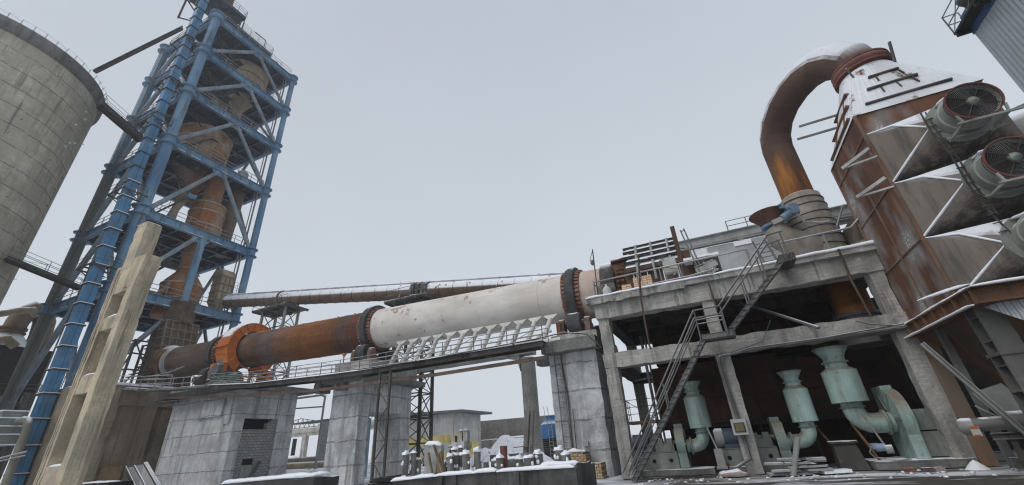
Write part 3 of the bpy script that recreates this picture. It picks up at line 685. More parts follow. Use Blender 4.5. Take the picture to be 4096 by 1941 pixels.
# ================================================================ rotary kiln
KY = 27.3
AX = V((1, 0, -.0336)).normalized()
def kp(x): return V((x, KY, 10.59-.0336*x))
kiln = thing('rotary_kiln', 'long inclined rotary kiln tube, rusty on the left and chalky white on the right', 'kiln', kp(-29))
STOPB = rust('red stop blocks', ((.13,.06,.04),(.22,.11,.08),(.34,.22,.18)), snow=.2)
k = MB(); xs = [-54+.9*i for i in range(56)]
k.lathe([(1.65, (x+54)) for x in xs]+[(1.65, 49.6)], kp(-54), AX, 72); k.obj('shell', KILN, kiln)
for x in (-50.2,-47.3,-37.85,-35.6,-33.3,-31.6,-27.9,-9.4,-23.6): MB().lathe([(1.655,-.05),(1.675,-.03),(1.675,.03),(1.655,.05)], kp(x), AX, 72, cap=False).obj('weld_seam', KILN, kiln)
for x, wd in ((-44.6,.75),(-24.75,.62),(-7.0,.62)):
    t = MB(); t.lathe([(1.74,-wd/2),(2.0,-wd/2),(2.04,-wd/2+.05),(2.04,wd/2-.05),(2.0,wd/2),(1.74,wd/2)], kp(x), AX, 72, cap=False, sharp=True)
    ty = t.obj('tyre', BLACKST, kiln)
    t = MB(); up = V((0,0,1))
    s_ = AX.cross(up).normalized(); u_ = s_.cross(AX)
    for sg in (-1, 1):
        t = MB(); t.lathe([(1.655,-.17),(1.69,-.17),(1.69,.17),(1.655,.17)], kp(x)+AX*sg*(wd/2+.16), AX, 48, cap=False)
        for i in range(40):
            a = 2*math.pi*(i+.5)/40; rr = s_*math.cos(a)+u_*math.sin(a); c = kp(x)+AX*sg*(wd/2+.16)+rr*1.72
            t.beam(c-AX*.16, c+AX*.16, .17, .17, rr)
        t.obj('stop_blocks', STOPB, ty)
t = MB(); t.lathe([(1.66,-.45),(1.86,-.45),(1.9,-.3),(1.9,.28),(1.84,.45),(1.6,.5)], kp(-4.45), AX, 64, sharp=True, cap=False)
t.obj('end_ring', STEEL_DK, kiln)
t = MB()
for i in range(36):
    a = 2*math.pi*i/36; rr = s_*math.cos(a)+u_*math.sin(a); c = kp(-3.75)+rr*1.7
    for q in range(2): t.beam(c+AX*(q*.28-.1), c+AX*(q*.28+.1), .16, .14, rr)
t.obj('nose_segment', BROWN, kiln)
t = MB(); t.lathe([(1.9,-.9),(1.95,-.8),(1.95,.3),(1.7,.8)], kp(-54.2), AX, 48, sharp=True, cap=False)
MB().lathe([(1.652,-.45),(1.68,-.45),(1.68,.45),(1.652,.45)], kp(-52.7), AX, 64, cap=False, sharp=True).obj('pale_ring', paint('pale refractory ring', (.47,.455,.43), amt=.4, snow=.9, grime=.5), kiln)
t.obj('inlet_seal', rust('inlet seal rust', ((.10,.05,.03),(.18,.09,.05),(.3,.22,.17)), snow=.7), kiln)
t = MB()
for x in (-29.6,-27.6,-26.0): c = kp(x)+u_*1.62; t.tube(c, c+u_*.22, .06, n=6)
for x, a in ((-26.2,-.5),(-28.6,-.75),(-36.4,-.4)): c = kp(x)+(V((0,-1,0))*math.cos(a)+u_*math.sin(a))*1.64; t.tube(c, c+V((0,-1,0))*.14, .07, n=6)
t.obj('shell_bolt', STEEL_DK, kiln)

# orange guard round the girth gear: stands still on the pier
gg = thing('gear_guard', 'bright orange ring shaped gear guard with snow on top around the kiln', 'gear guard', kp(-41.8))
def guard_seg(a0, a1, n):
    m = MB(); ro, ri, x0, x1 = 2.56, 1.84, -42.2, -40.5; P = lambda x, a, r: kp(x)+(V((0,1,0))*math.cos(a)+u_*math.sin(a))*r
    rg = []
    for i in range(n+1):
        a = a0+(a1-a0)*i/n; rg.append([P(x0,a,ri), P(x0,a,ro), P(x1,a,ro), P(x1,a,ri)])
    return m.rings(rg, False, True)
guard_seg(R(-58), R(238), 44).obj('cover', ORANGE, gg)
m = MB()
for i in range(16):
    a = R(-52+284*i/15); rr = V((0,1,0))*math.cos(a)+u_*math.sin(a)
    m.beam(kp(-40.46)+rr*1.86, kp(-40.46)+rr*2.54, .07, .09, AX); m.beam(kp(-42.3)+rr*2.59, kp(-40.5)+rr*2.59, .09, .07, rr)
m.lathe([(2.54,-.06),(2.65,-.06),(2.65,.06),(2.54,.06)], kp(-40.5), AX, 48, sharp=True, cap=False); m.lathe([(1.8,-.06),(1.9,-.06),(1.9,.06),(1.8,.06)], kp(-40.46), AX, 48, sharp=True, cap=False); m.box(-42.4,-40.42,24.5,25.5,12.0-.06,12.0+.06)
m.obj('stiffener', ORANGE, gg); m = MB()
for a in range(96, 160, 5): rr = V((0,1,0))*math.cos(R(a))+u_*math.sin(R(a)); m.lump(kp(-41.4)+rr*2.56, .85, .17, .15, a, 10, 4, .25, False)
m.obj('snow_cap', SNOW, gg)
MB().box(-42.2,-40.6,24.6,25.2,8.6,10.4).obj('foot', ORANGE, gg); MB().box(-42.2,-40.6,29.4,30.0,8.4,10.2).obj('foot', ORANGE, gg)
# gear motor and reducer before the guard
t = thing('gear_drive', 'dark green gearbox with motor and belt drum on the left pier before the orange guard', 'gearbox', (-40.5, 24.3, 8))
MB().box(-40.6,-38.6,23.9,25.2,8.0,9.05).box(-40.3,-38.9,24.0,25.1,9.05,9.35).tube((-38.6,24.5,8.7),(-37.7,24.5,8.66),.4,n=18).obj('gearbox', paint('dark green', (.03,.075,.055), amt=.4), t)
MB().tube((-43.3,24.3,9.05),(-42.3,24.3,9.0),.4,n=18).tube((-41.8,24.4,8.8),(-41.3,24.4,8.8),.15,n=10).box(-42.9,-41.8,24,24.8,8.05,8.5).obj('motor', STEEL_DK, t)
MB().tube((-40.0,23.75,9.6),(-40.0,24.15,9.6),.5,n=20).beam((-41.0,24.0,9.2),(-39.6,24.0,10.2),.25,.7).obj('pulley', STEEL, t)
# support rollers on each pier
def rollers(x, label, label2, z0):
    for sgn, lb in ((-1, label), (1, label2)):
        c = kp(x)+V((0,sgn*1.36,-2.16)); t = thing('support_roller', lb, 'roller', (c.x, c.y, z0))
        MB().lathe([(.1,-.45),(.58,-.45),(.62,-.4),(.62,.4),(.58,.45),(.1,.45)], c, AX, 28, sharp=True).obj('roller', BLACKST, t)
        m = MB(); m.tube(c-AX*.95, c+AX*.95, .15, n=12); m.obj('shaft', STEEL, t)
        for q in (-.85, .85):
            b = MB(); p = c+AX*q; b.box(p.x-.17,p.x+.17,p.y-.36,p.y+.36,z0,p.z-.1); b.lathe([(.2,-.26),(.29,-.2),(.29,.16),(.2,.2)], p, AX, 18); b.obj('bearing', rust('bearing rust %d%d%d' % (int(-x), sgn, int(q*10)), ((.08,.05,.042),(.14,.085,.07),(.24,.16,.135)), snow=.9), t)
        b = MB(); b.box(c.x-1.3,c.x+1.3,c.y-.5,c.y+.5,z0-.02,z0+.14); b.obj('base_frame', STEEL_DK, t)
rollers(-7.0, 'near steel support roller under the right kiln tyre', 'far steel support roller under the right kiln tyre, behind the near one', 7.62)
rollers(-24.75, 'near steel support roller under the middle kiln tyre', 'far steel support roller under the middle kiln tyre, behind the near one', 8.3)
rollers(-44.6, 'near steel support roller under the left kiln tyre', 'far steel support roller under the left kiln tyre, behind the near one', 8.6)
t = thing('oil_pot', 'small orange brown lubricator funnel on the middle pier beside the tyre', 'lubricator', (-26.3, 25.4, 8.3))
MB().tube((-26.3,25.4,8.3),(-26.3,25.4,9.0),.05,n=6).lathe([(.04,.7),(.2,.95),(.2,1.0)], (-26.3,25.4,8.3), n=12).obj('funnel', rust('oil pot rust', ((.3,.12,.06),(.4,.18,.08),(.45,.25,.15)), snow=.5), t)
t = thing('thrust_guard', 'orange brown bracket on the right pier beside the kiln tyre', 'bracket', (-7.9, 25.4, 7.6))
MB().box(-8.15,-7.9,25.4,25.6,7.7,8.7).box(-8.3,-7.8,25.3,25.7,7.6,7.85).obj('plate', rust('bracket orange', ((.12,.055,.03),(.22,.09,.04),(.28,.14,.08)), snow=.4), t)

# ================================================================ piers
def pier(label, x0, x1, mat, zt):
    return thing('kiln_pier', label, 'pier', ((x0+x1)/2, KY, 0))
# middle pier with an open portal
p2 = pier('middle concrete kiln pier with an open doorway through its side', -25.9, -23.2, PIER, 6.9)
b = MB(); b.rbox(-25.9,-23.2,24.35,25.55,0,4.65,.4,.055); b.rbox(-25.9,-23.2,29.05,30.3,0,4.65,.4,.055); b.rbox(-25.9,-23.2,24.35,30.3,4.65,6.75,.4,.055); b.obj('wall', PIER, p2)
b = MB(); b.rbox(-27.0,-22.3,23.55,31,6.75,7.15,.6,.03,3); b.rbox(-27,-26.4,23.5,24.6,6.15,6.75,.5,.03); b.rbox(-25.2,-24.4,23.9,24.4,6.2,6.75,.5,.03); b.obj('cap_slab', CONC_DK, p2)
MB().rbox(-26.2,-22.6,24.5,30.2,7.15,8.3,.5,.04,5).obj('roller_plinth', CONC, p2)
# right pier
p3 = pier('right concrete kiln pier with a wall ladder, left of the platform building', -8.45, -5.5, PIER, 6.8)
MB().rbox(-8.45,-5.55,24.2,30.3,0,6.45,.4,.055,7).obj('wall', PIER, p3)
b = MB(); b.rbox(-8.6,-5.3,23.4,31,6.45,7.12,.6,.03,9); b.rbox(-9.3,-8.4,24.3,25.1,6.0,6.45,.5,.03); b.obj('cap_slab', CONC_DK, p3)
MB().rbox(-8.2,-5.35,24.3,30.4,7.12,7.62,.5,.05,11).obj('roller_plinth', CONC, p3)
b = MB()
for x in (-8.05,-7.65): b.beam((x+.05,24.05,1.2), (x,24.05,6.8), .05, .07)
for i in range(18): b.tube((-8.04,24.05,1.4+.3*i), (-7.62,24.05,1.4+.3*i), .02, n=5)
b.obj('wall_ladder', STEEL, p3)
b = MB(); b.path([(-7.55,24.1,1.0),(-7.5,24.1,4),(-7.65,24.1,6.4),(-8.2,23.7,7.0)], .035, 5); b.path([(-7.35,24.1,.9),(-7.3,24.1,3.3),(-7.2,24.1,3.35)], .025, 5); b.obj('cable', STEEL_DK, p3)
MB().box(-6.95,-6.65,24.05,24.2,1.45,1.68).obj('junction_box', STEEL_L, p3)
# left pier with cinder block infill in the portal
p1 = pier('wide left concrete kiln pier with cinder block infill, a dark window hole and a door', -45.8, -36.7, PIER1, 7.5)
b = MB(); b.rbox(-45.8,-36.7,24.35,25.25,0,5.3,.6,.03); b.rbox(-45.8,-36.7,28.5,30.2,0,5.3,.6,.03); b.rbox(-45.8,-36.7,24.35,30.2,5.3,7.55,.6,.03)
b.rbox(-41.6,-38.2,24.1,24.4,5.55,6.9,.5,.03); b.rbox(-38.0,-37.2,24.2,24.5,4.9,7.3,.5,.03); b.obj('wall', PIER1, p1)
b = MB(); b.box(-37.3,-36.82,25.25,28.5,0,4.42); b.box(-37.3,-36.82,27.6,28.5,4.42,5.0); b.box(-37.3,-36.82,27.95,28.5,5.0,5.3); b.obj('block_infill', BLOCKS, p1)
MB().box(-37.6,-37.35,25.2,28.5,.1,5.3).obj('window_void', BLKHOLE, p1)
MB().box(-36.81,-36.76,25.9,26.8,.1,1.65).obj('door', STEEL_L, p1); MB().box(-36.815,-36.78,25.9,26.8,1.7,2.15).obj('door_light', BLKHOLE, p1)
MB().beam((-36.4,26.4,.4),(-36.5,27.3,1.9),.25,.2).obj('leaning_beam', RUBC, p1)
b = MB(); b.rbox(-48.3,-35.6,23.5,31,7.55,8.0,.7,.03,13); b.rbox(-41.0,-37.6,23.6,24.6,8.0,8.35,.5,.03); b.obj('cap_slab', CONC_DK, p1)
MB().rbox(-47.2,-40.2,24.5,30.2,8.0,8.6,.6,.05,15).obj('roller_plinth', CONC, p1)
b = MB(); b.tube((-46.4,23.6,7.5),(-44,23.6,7.45),.13,n=8); b.tube((-46.4,23.4,7.3),(-43.5,23.4,7.2),.1,n=8); b.obj('pipe_end', STEEL_DK, p1)

# ================================================================ walkway along the piers
wk = thing('walkway', 'long dark steel walkway with railings along the kiln piers', 'walkway', (-22, 23, 7))
WL = [(-38.6,7.95),(-33.4,7.5),(-25.7,7.2),(-22,7.1),(-8.2,7.1)]
d = MB(); r_ = MB(); x_ = MB()
for (a, za), (b_, zb) in zip(WL, WL[1:]):
    for y in (22.8, 23.7): d.ibeam((a,y,za-.16), (b_,y,zb-.16), .32, .12, .03)
    d.beam((a,23.25,za-.03), (b_,23.25,zb-.03), .9, .03)
    n = max(1, int((b_-a)/1.15))
    for i in range(n): x = a+(b_-a)*i/n; z = za+(zb-za)*i/n; d.beam((x,22.8,z-.1),(x,23.7,z-.1),.06,.1)
    if b_ > -22.5 or True:
        rail(r_, [(a,22.75,za), (b_,22.75,zb)], .92, 2.3, (.36,.68), .026, 5); rail(r_, [(a,23.75,za), (b_,23.75,zb)], .92, 2.3, (.36,.68), .026, 5)
    n = max(1, int((b_-a)/2.3))
    for i in range(n):
        p, q = V((a+(b_-a)*i/n,22.75,za+(zb-za)*i/n)), V((a+(b_-a)*(i+1)/n,22.75,za+(zb-za)*(i+1)/n))
        if i % 2: x_.tube(p+V((0,0,.05)), q+V((0,0,.9)), .018, n=4)
        else: x_.tube(p+V((0,0,.9)), q+V((0,0,.05)), .018, n=4)
d.obj('deck', STEEL_DK, wk); r_.obj('railing', STEEL, wk); x_.obj('cross_bracing', STEEL, wk)
d = MB()
for (a, za), (b_, zb) in zip(WL, WL[1:]): snow_strip(d, (a,22.75,za+.01), (b_,22.75,zb+.01), .16, .05, a)
d.obj('snow_edge', SNOW, wk)
d = MB()
for x in (-20.5,-17,-13.5,-10): d.beam((x-.25,22.7,6.9),(x,22.5,7.1),.04,.04); d.beam((x+.25,22.7,6.9),(x,22.5,7.1),.04,.04); d.beam((x-.25,22.7,6.9),(x+.25,22.7,6.9),.04,.04)
d.path([(-22,22.6,7.15),(-16,22.6,7.05),(-12,22.6,7.14),(-8.6,22.6,7.2),(-6.9,22.8,7.35),(-5.6,23,7.1),(-4.9,22.9,6.2)], .04, 5); d.obj('cable_hook', STEEL_DK, wk)
# access landing at the kiln inlet
la = thing('inlet_landing', 'snowy landing with pipe railing at the left end of the kiln', 'landing', (-46, 22, 9))
d = MB(); d.hexa([(-52.3,21.6,9.0),(-47.3,21.8,8.35),(-47.3,23.6,8.35),(-52.3,24.2,9.0),(-52.3,21.6,9.2),(-47.3,21.8,8.55),(-47.3,23.6,8.55),(-52.3,24.2,9.2)]); d.hexa([(-47.3,22.4,8.35),(-38.4,22.4,7.75),(-38.4,23.6,7.75),(-47.3,23.6,8.35),(-47.3,22.4,8.5),(-38.4,22.4,7.9),(-38.4,23.6,7.9),(-47.3,23.6,8.5)]); d.obj('deck', CONC_DK, la)
d = MB(); rail(d, [(-52.2,21.7,9.2),(-47.3,21.9,8.55),(-43.6,22.4,8.3)], 1.05, 1.5, (.35,.7), .035, 6); rail(d, [(-52.2,24.1,9.2),(-47.3,23.7,8.5),(-42.6,23.7,8.2)], 1.05, 1.5, (.5,), .035, 6); d.path([(-47.6,22.6,9.7),(-44.6,22.6,9.75),(-42.6,22.6,10.0)], .06, 8); d.obj('railing', GALV, la)
d = MB(); snow_strip(d, (-52.2,22.6,9.2), (-47.4,22.6,8.55), 1.5, .08, 4); snow_strip(d, (-47.2,23,8.5), (-38.6,23,7.9), .9, .07, 5); d.obj('snow_layer', SNOW, la)
# steel access stair and open frame left of the inlet
t = thing('steel_scaffold', 'dark open steel frame with braces between the pillar and the kiln inlet', 'frame', (-53, 23, 9))
d = MB()
for x in (-54.6,-52.4):
    for y in (22.6,24.4): d.beam((x,y,9.1),(x,y,14),.18,.18)
for z in (11,12.6,13.9):
    d.beam((-54.6,22.6,z),(-52.4,22.6,z),.12,.14); d.beam((-52.4,22.6,z),(-52.4,24.4,z),.12,.14); d.beam((-54.6,24.4,z),(-52.4,24.4,z),.12,.14)
d.beam((-54.6,22.6,9.2),(-52.4,22.6,12.5),.1,.1); d.beam((-52.4,22.6,9.2),(-52.4,24.4,12.5),.1,.1); d.beam((-52.4,22.6,13.9),(-52.4,24.4,11),.1,.1)
for i in range(9): d.box(-53.6,-53.0,22.7+.2*i,22.9+.2*i,9.3+.35*i,9.35+.35*i)
d.obj('steelwork', STEEL_DK, t)

# cooling air nozzles under the white half of the kiln
nz_t = thing('nozzle_header', 'row of white flat funnel nozzles on slanted pipes under the white kiln shell', 'air nozzles', (-14, 25, 7.2))
for i in range(12):
    x = -20.4+(.96*13/12)*i*1.045
    zt = 9.35-.012*i
    m = MB(); yb = 24.9
    m.hexa([(x-.03,yb-.02,zt-.34),(x+.28,yb-.02,zt-.34),(x+.28,yb+.16,zt-.34),(x-.03,yb+.16,zt-.34),(x-.42,yb+.18,zt),(x+.60,yb+.18,zt),(x+.60,yb+.28,zt),(x-.42,yb+.28,zt)])
    m.tube((x+.12,yb+.07,zt-.30),(x-.42,yb-.45,7.35),.16,n=10); m.obj('nozzle', WHITEP, nz_t)
MB().tube((-21.3,24.4,7.32),(-7.6,24.4,7.28),.24,n=12).path([(-9.4,24.6,7.6),(-8.9,24.7,8.0),(-8.3,24.8,8.1)],.1,10).obj('header_pipe', WHITEP, nz_t)

# rusty pipe bearer slung under the walkway, ladder frame, concrete portal behind
m = MB()
pb = [(-46.2,23.25,7.72),(-35.1,23.25,6.75),(-25.6,23.25,6.27),(-16,23.25,6.15),(-8.2,23.25,6.2)]
for a, b_ in zip(pb, pb[1:]): m.beam(a, b_, .16, .2)
tag(m.obj('bearer', rust('bearer steel', ((.08,.065,.055),(.14,.11,.09),(.19,.12,.08)), snow=.9)), 'thin rusty angle bearer slanting under the walkway from pier to pier', 'beam')
m = MB()
for x in (-19.78,-18.9): m.beam((x,22.4,0),(x,22.4,6.65),.13,.13)
zs2 = [.25,1.35,2.4,3.45,4.5,5.5,6.5]
for i, (a, b_) in enumerate(zip(zs2, zs2[1:])): m.beam((-19.78 if i % 2 else -18.9,22.4,a),(-18.9 if i % 2 else -19.78,22.4,b_),.05,.05)
m.beam((-20.0,22.4,6.1),(-19.0,22.4,6.1),.06,.06)
tag(m.obj('lattice_prop', STEEL_DK), 'narrow dark lattice prop with zigzag braces before the middle pier doorway', 'prop')
m = MB(); 
m.lathe([(.58,0),(.58,7.9)], (-12.6,31,0), n=20); m.rbox(-27.5,-12.0,30.5,31.5,8.15,9.0,.8,.03)
m.prism([(-14.6,30.55,8.16),(-13.1,30.55,8.16),(-13.1,30.55,6.9),(-13.25,30.55,7.5),(-13.6,30.55,7.9)], (0,.9,0))
tag(m.obj('portal_frame', CONC), 'bare concrete post and beam with rounded haunch behind the walkway', 'frame')
m = MB(); m.ibeam((-12.15,28,.3),(-11.75,28.3,3.85),.28,.3,.05,(0,1,0)); m.beam((-11.75,28.1,.3),(-11.42,28.35,3.8),.14,.25); m.beam((-12.75,27.8,1.62),(-11.1,27.8,1.68),.3,.05)
tag(m.obj('steel_channel', rust('channel steel', ((.15,.13,.12),(.22,.20,.185),(.28,.255,.24)), snow=.4)), 'pair of rusty steel channels leaning on the concrete post', 'beam')

# ================================================================ tertiary air duct on its trestles
def dp(x): return V((x, 33.0, 17.45-.16*(x+30)))
AD = V((1,0,-.16)).normalized()
ad = thing('air_duct', 'long straight ribbed brown duct with snow along its top behind the kiln', 'duct', dp(-35))
MB().lathe([(.84, i*1.0) for i in range(0, 59)], dp(-57.5), AD, 32).obj('pipe', DUCT, ad)
for i in range(30): MB().lathe([(.83,-.07),(.875,-.06),(.875,.06),(.83,.07)], dp(-56+1.62*i), AD, 32, cap=False).obj('rib_ring', RIBM, ad)
m = MB()
for x in (-45.5,-40.3,-36.4,-30.6,-27.2,-16.6,-11.6):
    p = dp(x)+V((0,-.1,.85)); m.ring(p+V((0,0,.08)), (1,0,0), .11, .03, 10, 5)
m.obj('lifting_eye', STEEL_DK, ad)
m = MB()
for a, b_ in zip(range(-57, 0, 6), range(-51, 6, 6)): snow_strip(m, dp(a)+V((0,-.1,.8)), dp(b_ if b_ < 0 else -1)+V((0,-.1,.8)), 1.1, .1, a, .6)
m.obj('snow_cap', SNOW, ad)
m = MB(); m.tube(dp(-57.3), V((-57.5,32.2,20.6)), .84, .5, 20); m.lathe([(1.0,-.06),(1.0,.06)], dp(-56.3), AD, 28); m.obj('end_piece', CYC3, ad)
m = MB()
for x in (-24.9,-24.3,-23.4): m.lathe([(.85,-.07),(1.0,-.07),(1.0,.07),(.85,.07)], dp(x), AD, 32, sharp=True, cap=False)
m.lathe([(.9,-.75),(.93,.75)], dp(-24.1), AD, 32, cap=False); m.obj('expansion_joint', STEEL_DK, ad)
def trestle(label, x0, x1, zt, bay, solid):
    t = thing('duct_trestle', label, 'trestle', ((x0+x1)/2, 33, 0)); m = MB()
    for x in (x0, x1):
        for y in (32.1, 33.9): m.tube((x,y,0),(x,y,zt),.17,n=10)
    m.obj('leg', STEEL_L if not solid else STEEL_DK, t); m = MB(); z = .4
    while z < zt-.5:
        z2 = min(z+bay, zt-.1)
        for y in (32.1,33.9): m.beam((x0,y,z),(x1,y,z2),.07,.07); m.beam((x1,y,z),(x0,y,z2),.07,.07); m.beam((x0,y,z2),(x1,y,z2),.1,.1)
        for x in (x0,x1): m.beam((x,32.1,z),(x,33.9,z2),.07,.07); m.beam((x,33.9,z),(x,32.1,z2),.07,.07); m.beam((x,32.1,z2),(x,33.9,z2),.1,.1)
        z = z2
    m.obj('bracing', STEEL_DK, t)
    m = MB(); m.box(x0-1.0,x1+.9,31.3,34.6,zt,zt+.12)
    for q in range(5): x = x0-.9+(x1-x0+1.7)*q/4; m.beam((x,31.3,zt-.08),(x,34.6,zt-.08),.08,.16)
    m.obj('platform', STEEL, t)
    m = MB(); rail(m, [(x1+.9,31.4,zt+.1),(x0-1,31.4,zt+.1),(x0-1,34.5,zt+.1)], 1.1, 1.5, (.5,), .028, 5)
    zc = dp((x0+x1)/2).z
    for x in (x0+.3, x1-.3): m.beam((x,31.9,zt+.1),(x,32.4,zc),.14,.2); m.beam((x,34.1,zt+.1),(x,33.6,zc),.14,.2); m.beam((x,31.7,zt+.1),(x,34.3,zt+.2),.2,.25)
    m.lathe([(.86,-.1),(.98,-.1),(.98,.1),(.86,.1)], dp((x0+x1)/2), AD, 28, sharp=True, cap=False); m.obj('saddle', STEEL, t)
    m = MB(); snow_strip(m, (x0-.9,31.9,zt+.12), (x1+.8,31.9,zt+.12), 1.2, .07, x0); m.obj('snow_layer', SNOW, t)
trestle('left braced trestle carrying the long duct, behind the orange guard', -47.3, -43.4, 18.3, 2.6, False)
trestle('right dark lattice trestle carrying the long duct, behind the middle pier', -26.9, -23.6, 15.5, 2.05, True)
# ================================================================ concrete platform building
bl = thing('platform_building', 'open two storey raw concrete frame carrying a snowy platform beside the kiln', 'building', (1.7, 26, 0))
for x0, x1 in ((-4.67,-4.05),(.56,1.17),(7.4,8.0)):
    b = MB()
    b.rbox(x0,x1,22.0,22.62,0,4.95,.35,.05,x0); b.rbox(x0+.03,x1-.03,22.02,22.6,5.65,7.55,.35,.05,x0+1)
    b.obj('column', CONC, bl); MB().rbox(x0,x1,30.0,30.6,0,7.55,.6,.03,x0+2).obj('column', CONC, bl)
MB().rbox(-4.7,8.1,21.95,22.66,4.95,5.66,.35,.055,1).obj('beam', CONC, bl); MB().rbox(-4.75,8.1,21.92,22.7,7.52,8.42,.35,.06,2).obj('beam', CONC, bl)
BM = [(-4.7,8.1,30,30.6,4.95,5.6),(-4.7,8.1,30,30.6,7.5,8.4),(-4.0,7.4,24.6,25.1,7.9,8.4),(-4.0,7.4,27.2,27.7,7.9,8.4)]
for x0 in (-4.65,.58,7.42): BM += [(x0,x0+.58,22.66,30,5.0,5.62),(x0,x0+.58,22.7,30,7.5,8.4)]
for q in BM: MB().rbox(*q,.7,.04,3).obj('beam', SHADEC, bl)  # inner beams: shade under the slab is in their colour
MB().box(-4.6,8.5,22.72,30.9,8.37,8.41).obj('shade_soffit', SHADEC, bl)  # thin dark panel added to paint the shade under the slab
b = MB(); b.rbox(-5.15,8.9,21.7,31,8.42,8.7,.45,.05,5); b.rbox(-4.9,-.0,21.66,21.75,8.3,8.62,.25,.09,6); b.rbox(3.6,8.6,21.72,21.95,8.42,8.55,.3,.05,7)
b.obj('slab', CONC, bl)
b = MB()
snow_strip(b, (-5.1,21.85,8.69), (1.4,21.85,8.69), .5, .09, 1, .2); snow_strip(b, (1.4,21.9,8.69), (4.6,21.9,8.69), .5, .10, 2, .2); snow_strip(b, (4.3,21.95,8.69), (8.6,21.95,8.69), .7, .17, 3)
b.rbox(-5.0,8.7,22,30.8,8.69,8.76,.6,.03,8); b.obj('snow_layer', SNOW, bl)
# pipes and cables on the facade
m = MB(); m.path([(8.0,21.85,5.0),(4,21.8,4.95),(2,21.82,4.9),(.75,21.85,4.8),(.6,21.87,4.5),(.72,21.87,2.2),(.8,21.87,0.6),(.2,21.7,.3)], .06, 6); m.path([(8.0,21.75,5.15),(5,21.75,5.0),(2,21.78,4.98),(.9,21.85,4.75),(.7,21.87,4.4),(.85,21.87,1.0)], .035, 5)
m.path([(1.2,21.8,4.9),(2.6,21.8,5.2),(3.2,21.8,6.1)] , .02, 4); m.path([(8.05,21.6,4.9),(6.6,21.7,5.3),(6.2,21.7,5.5)], .03, 5)
tag(m.obj('conduit', STEEL), 'thin grey conduits clipped along the lower beam and middle column', 'conduit')
RODM = rust('rod rust', ((.05,.036,.03),(.085,.058,.045),(.12,.08,.06)), snow=.5)
def pole(label, pts, r, mat=None):
    return tag(MB().path(pts, r, 6).obj('pipe', mat or STEEL_DK), label, 'pipe')
pole('thin rusty rod hanging before the upper bay of the frame, under the grey cabinet', [PY(2554,1020,21.6),PY(2562,1190,21.6),PY(2598,1385,21.6),PY(2606,1396,21.6)], .05, RODM)
pole('thin rusty rod leaning from the slab edge to the lower beam near the right column', [PY(3353,998,21.5),PY(3410,1130,21.5),PY(3486,1268,21.5)], .05, RODM)
pole('grey pipe sticking forward over the lower beam, open end', [PY(2760,1195,27),PY(2990,1220,25),PY(3275,1312,21.4)], .075, STEEL)
pole('short rod at the slab edge above the middle column', [PY(2832,1125,21.6),PY(2868,1240,21.6)], .045, RODM)
# stairs
st = thing('staircase', 'two flight steel staircase with landing before the concrete frame', 'stairs', (0, 20.8, 0))
m = MB()
for y in (20.6, 21.2):
    m.ibeam((-3.95,y,0),(.25,y,5.5),.19,.08,.025); m.ibeam((1.3,y,5.6),(4.45,y,8.55),.19,.08,.025); m.beam((.1,y,5.5),(1.5,y,5.5),.07,.24)
m.beam((.12,20.5,5.5),(.12,21.25,5.5),.07,.24); m.beam((1.5,20.5,5.5),(1.5,21.25,5.5),.07,.24); m.box(.1,1.5,20.5,21.25,5.6,5.64); m.obj('stringer', STEEL, st)
for i in range(24):
    t = (i+.5)/24; MB().box(-3.95+4.2*t-.13,-3.95+4.2*t+.13,20.55,21.2,5.5*t+.04,5.5*t+.07).obj('tread', STEEL_DK, st)
for i in range(13):
    t = (i+.5)/13; MB().box(1.3+3.15*t-.13,1.3+3.15*t+.13,20.55,21.2,5.6+2.95*t+.02,5.6+2.95*t+.05).obj('tread', STEEL_DK, st)
m = MB()
for y in (20.45, 21.3):
    if y < 21: m.path([(-4.3,y,.35),(.1,y,6.75),(1.2,y,6.78),(4.0,y,9.62),(4.6,y,9.68)], .04, 6)
    else: m.path([(-4.2,y,.35),(.05,y,6.6),(1.2,y,6.62),(4.0,y,9.5),(4.6,y,9.6)], .04, 6)
    m.path([(-4.1,y,.2),(.12,y,6.35)], .028, 5)
    for p in ((.12,5.5,6.7),(1.25,5.5,6.75),(2.45,6.75,7.95),(-1.9,2.7,3.75),(4.5,8.5,9.65),(3.4,7.6,9.0)): m.tube((p[0],y,p[1]),(p[0],y,p[2]),.032,n=6)
    m.path([(.12,y,6.3),(1.25,y,6.32)], .028, 5)
m.obj('handrail', STEEL, st)
MB().box(.12,1.5,20.5,20.56,5.42,5.62).obj('end_plate', STEEL, st); MB().box(4.15,4.75,20.5,21.7,8.25,8.6).obj('end_plate', STEEL_DK, st)
# platform railings
rl = thing('platform_railing', 'bent pipe railing along the snowy platform edge before the grey cabinet', 'railing', (-1, 22, 8.7))
m = MB(); m.path([(-4.6,22.05,8.75),(-4.6,22.05,9.68),(3.25,22.05,9.75),(3.25,22.05,9.1)], .045, 6)
for x in (-4.6,-2.2,-1.0,.0,3.2): m.tube((x,22.05,8.7),(x,22.05,9.72),.035,n=6)
m.path([(-2.1,21.9,8.85),(.4,21.9,8.9),(1.5,21.9,9.0),(1.5,22.0,9.1)], .05, 6); m.path([(-4.6,22.05,9.6),(-4.35,22.3,9.2),(-4.4,22.5,8.75)], .04, 6)
m.tube((-5.2,22.1,8.85),(-4.5,22.1,8.85),.1,n=8); m.obj('pipe_rail', GALV, rl)
rl = thing('platform_railing', 'grey pipe railing along the right half of the platform before the wrapped pipe', 'railing', (6, 22, 8.7))
m = MB(); m.path([(4.75,22.05,9.72),(7.62,22.05,9.74),(8.4,22.05,10.4)], .05, 6); m.tube((6.5,22.05,8.7),(6.5,22.05,9.72),.045,n=6); m.tube((4.75,22.05,8.7),(4.75,22.05,9.72),.045,n=6)
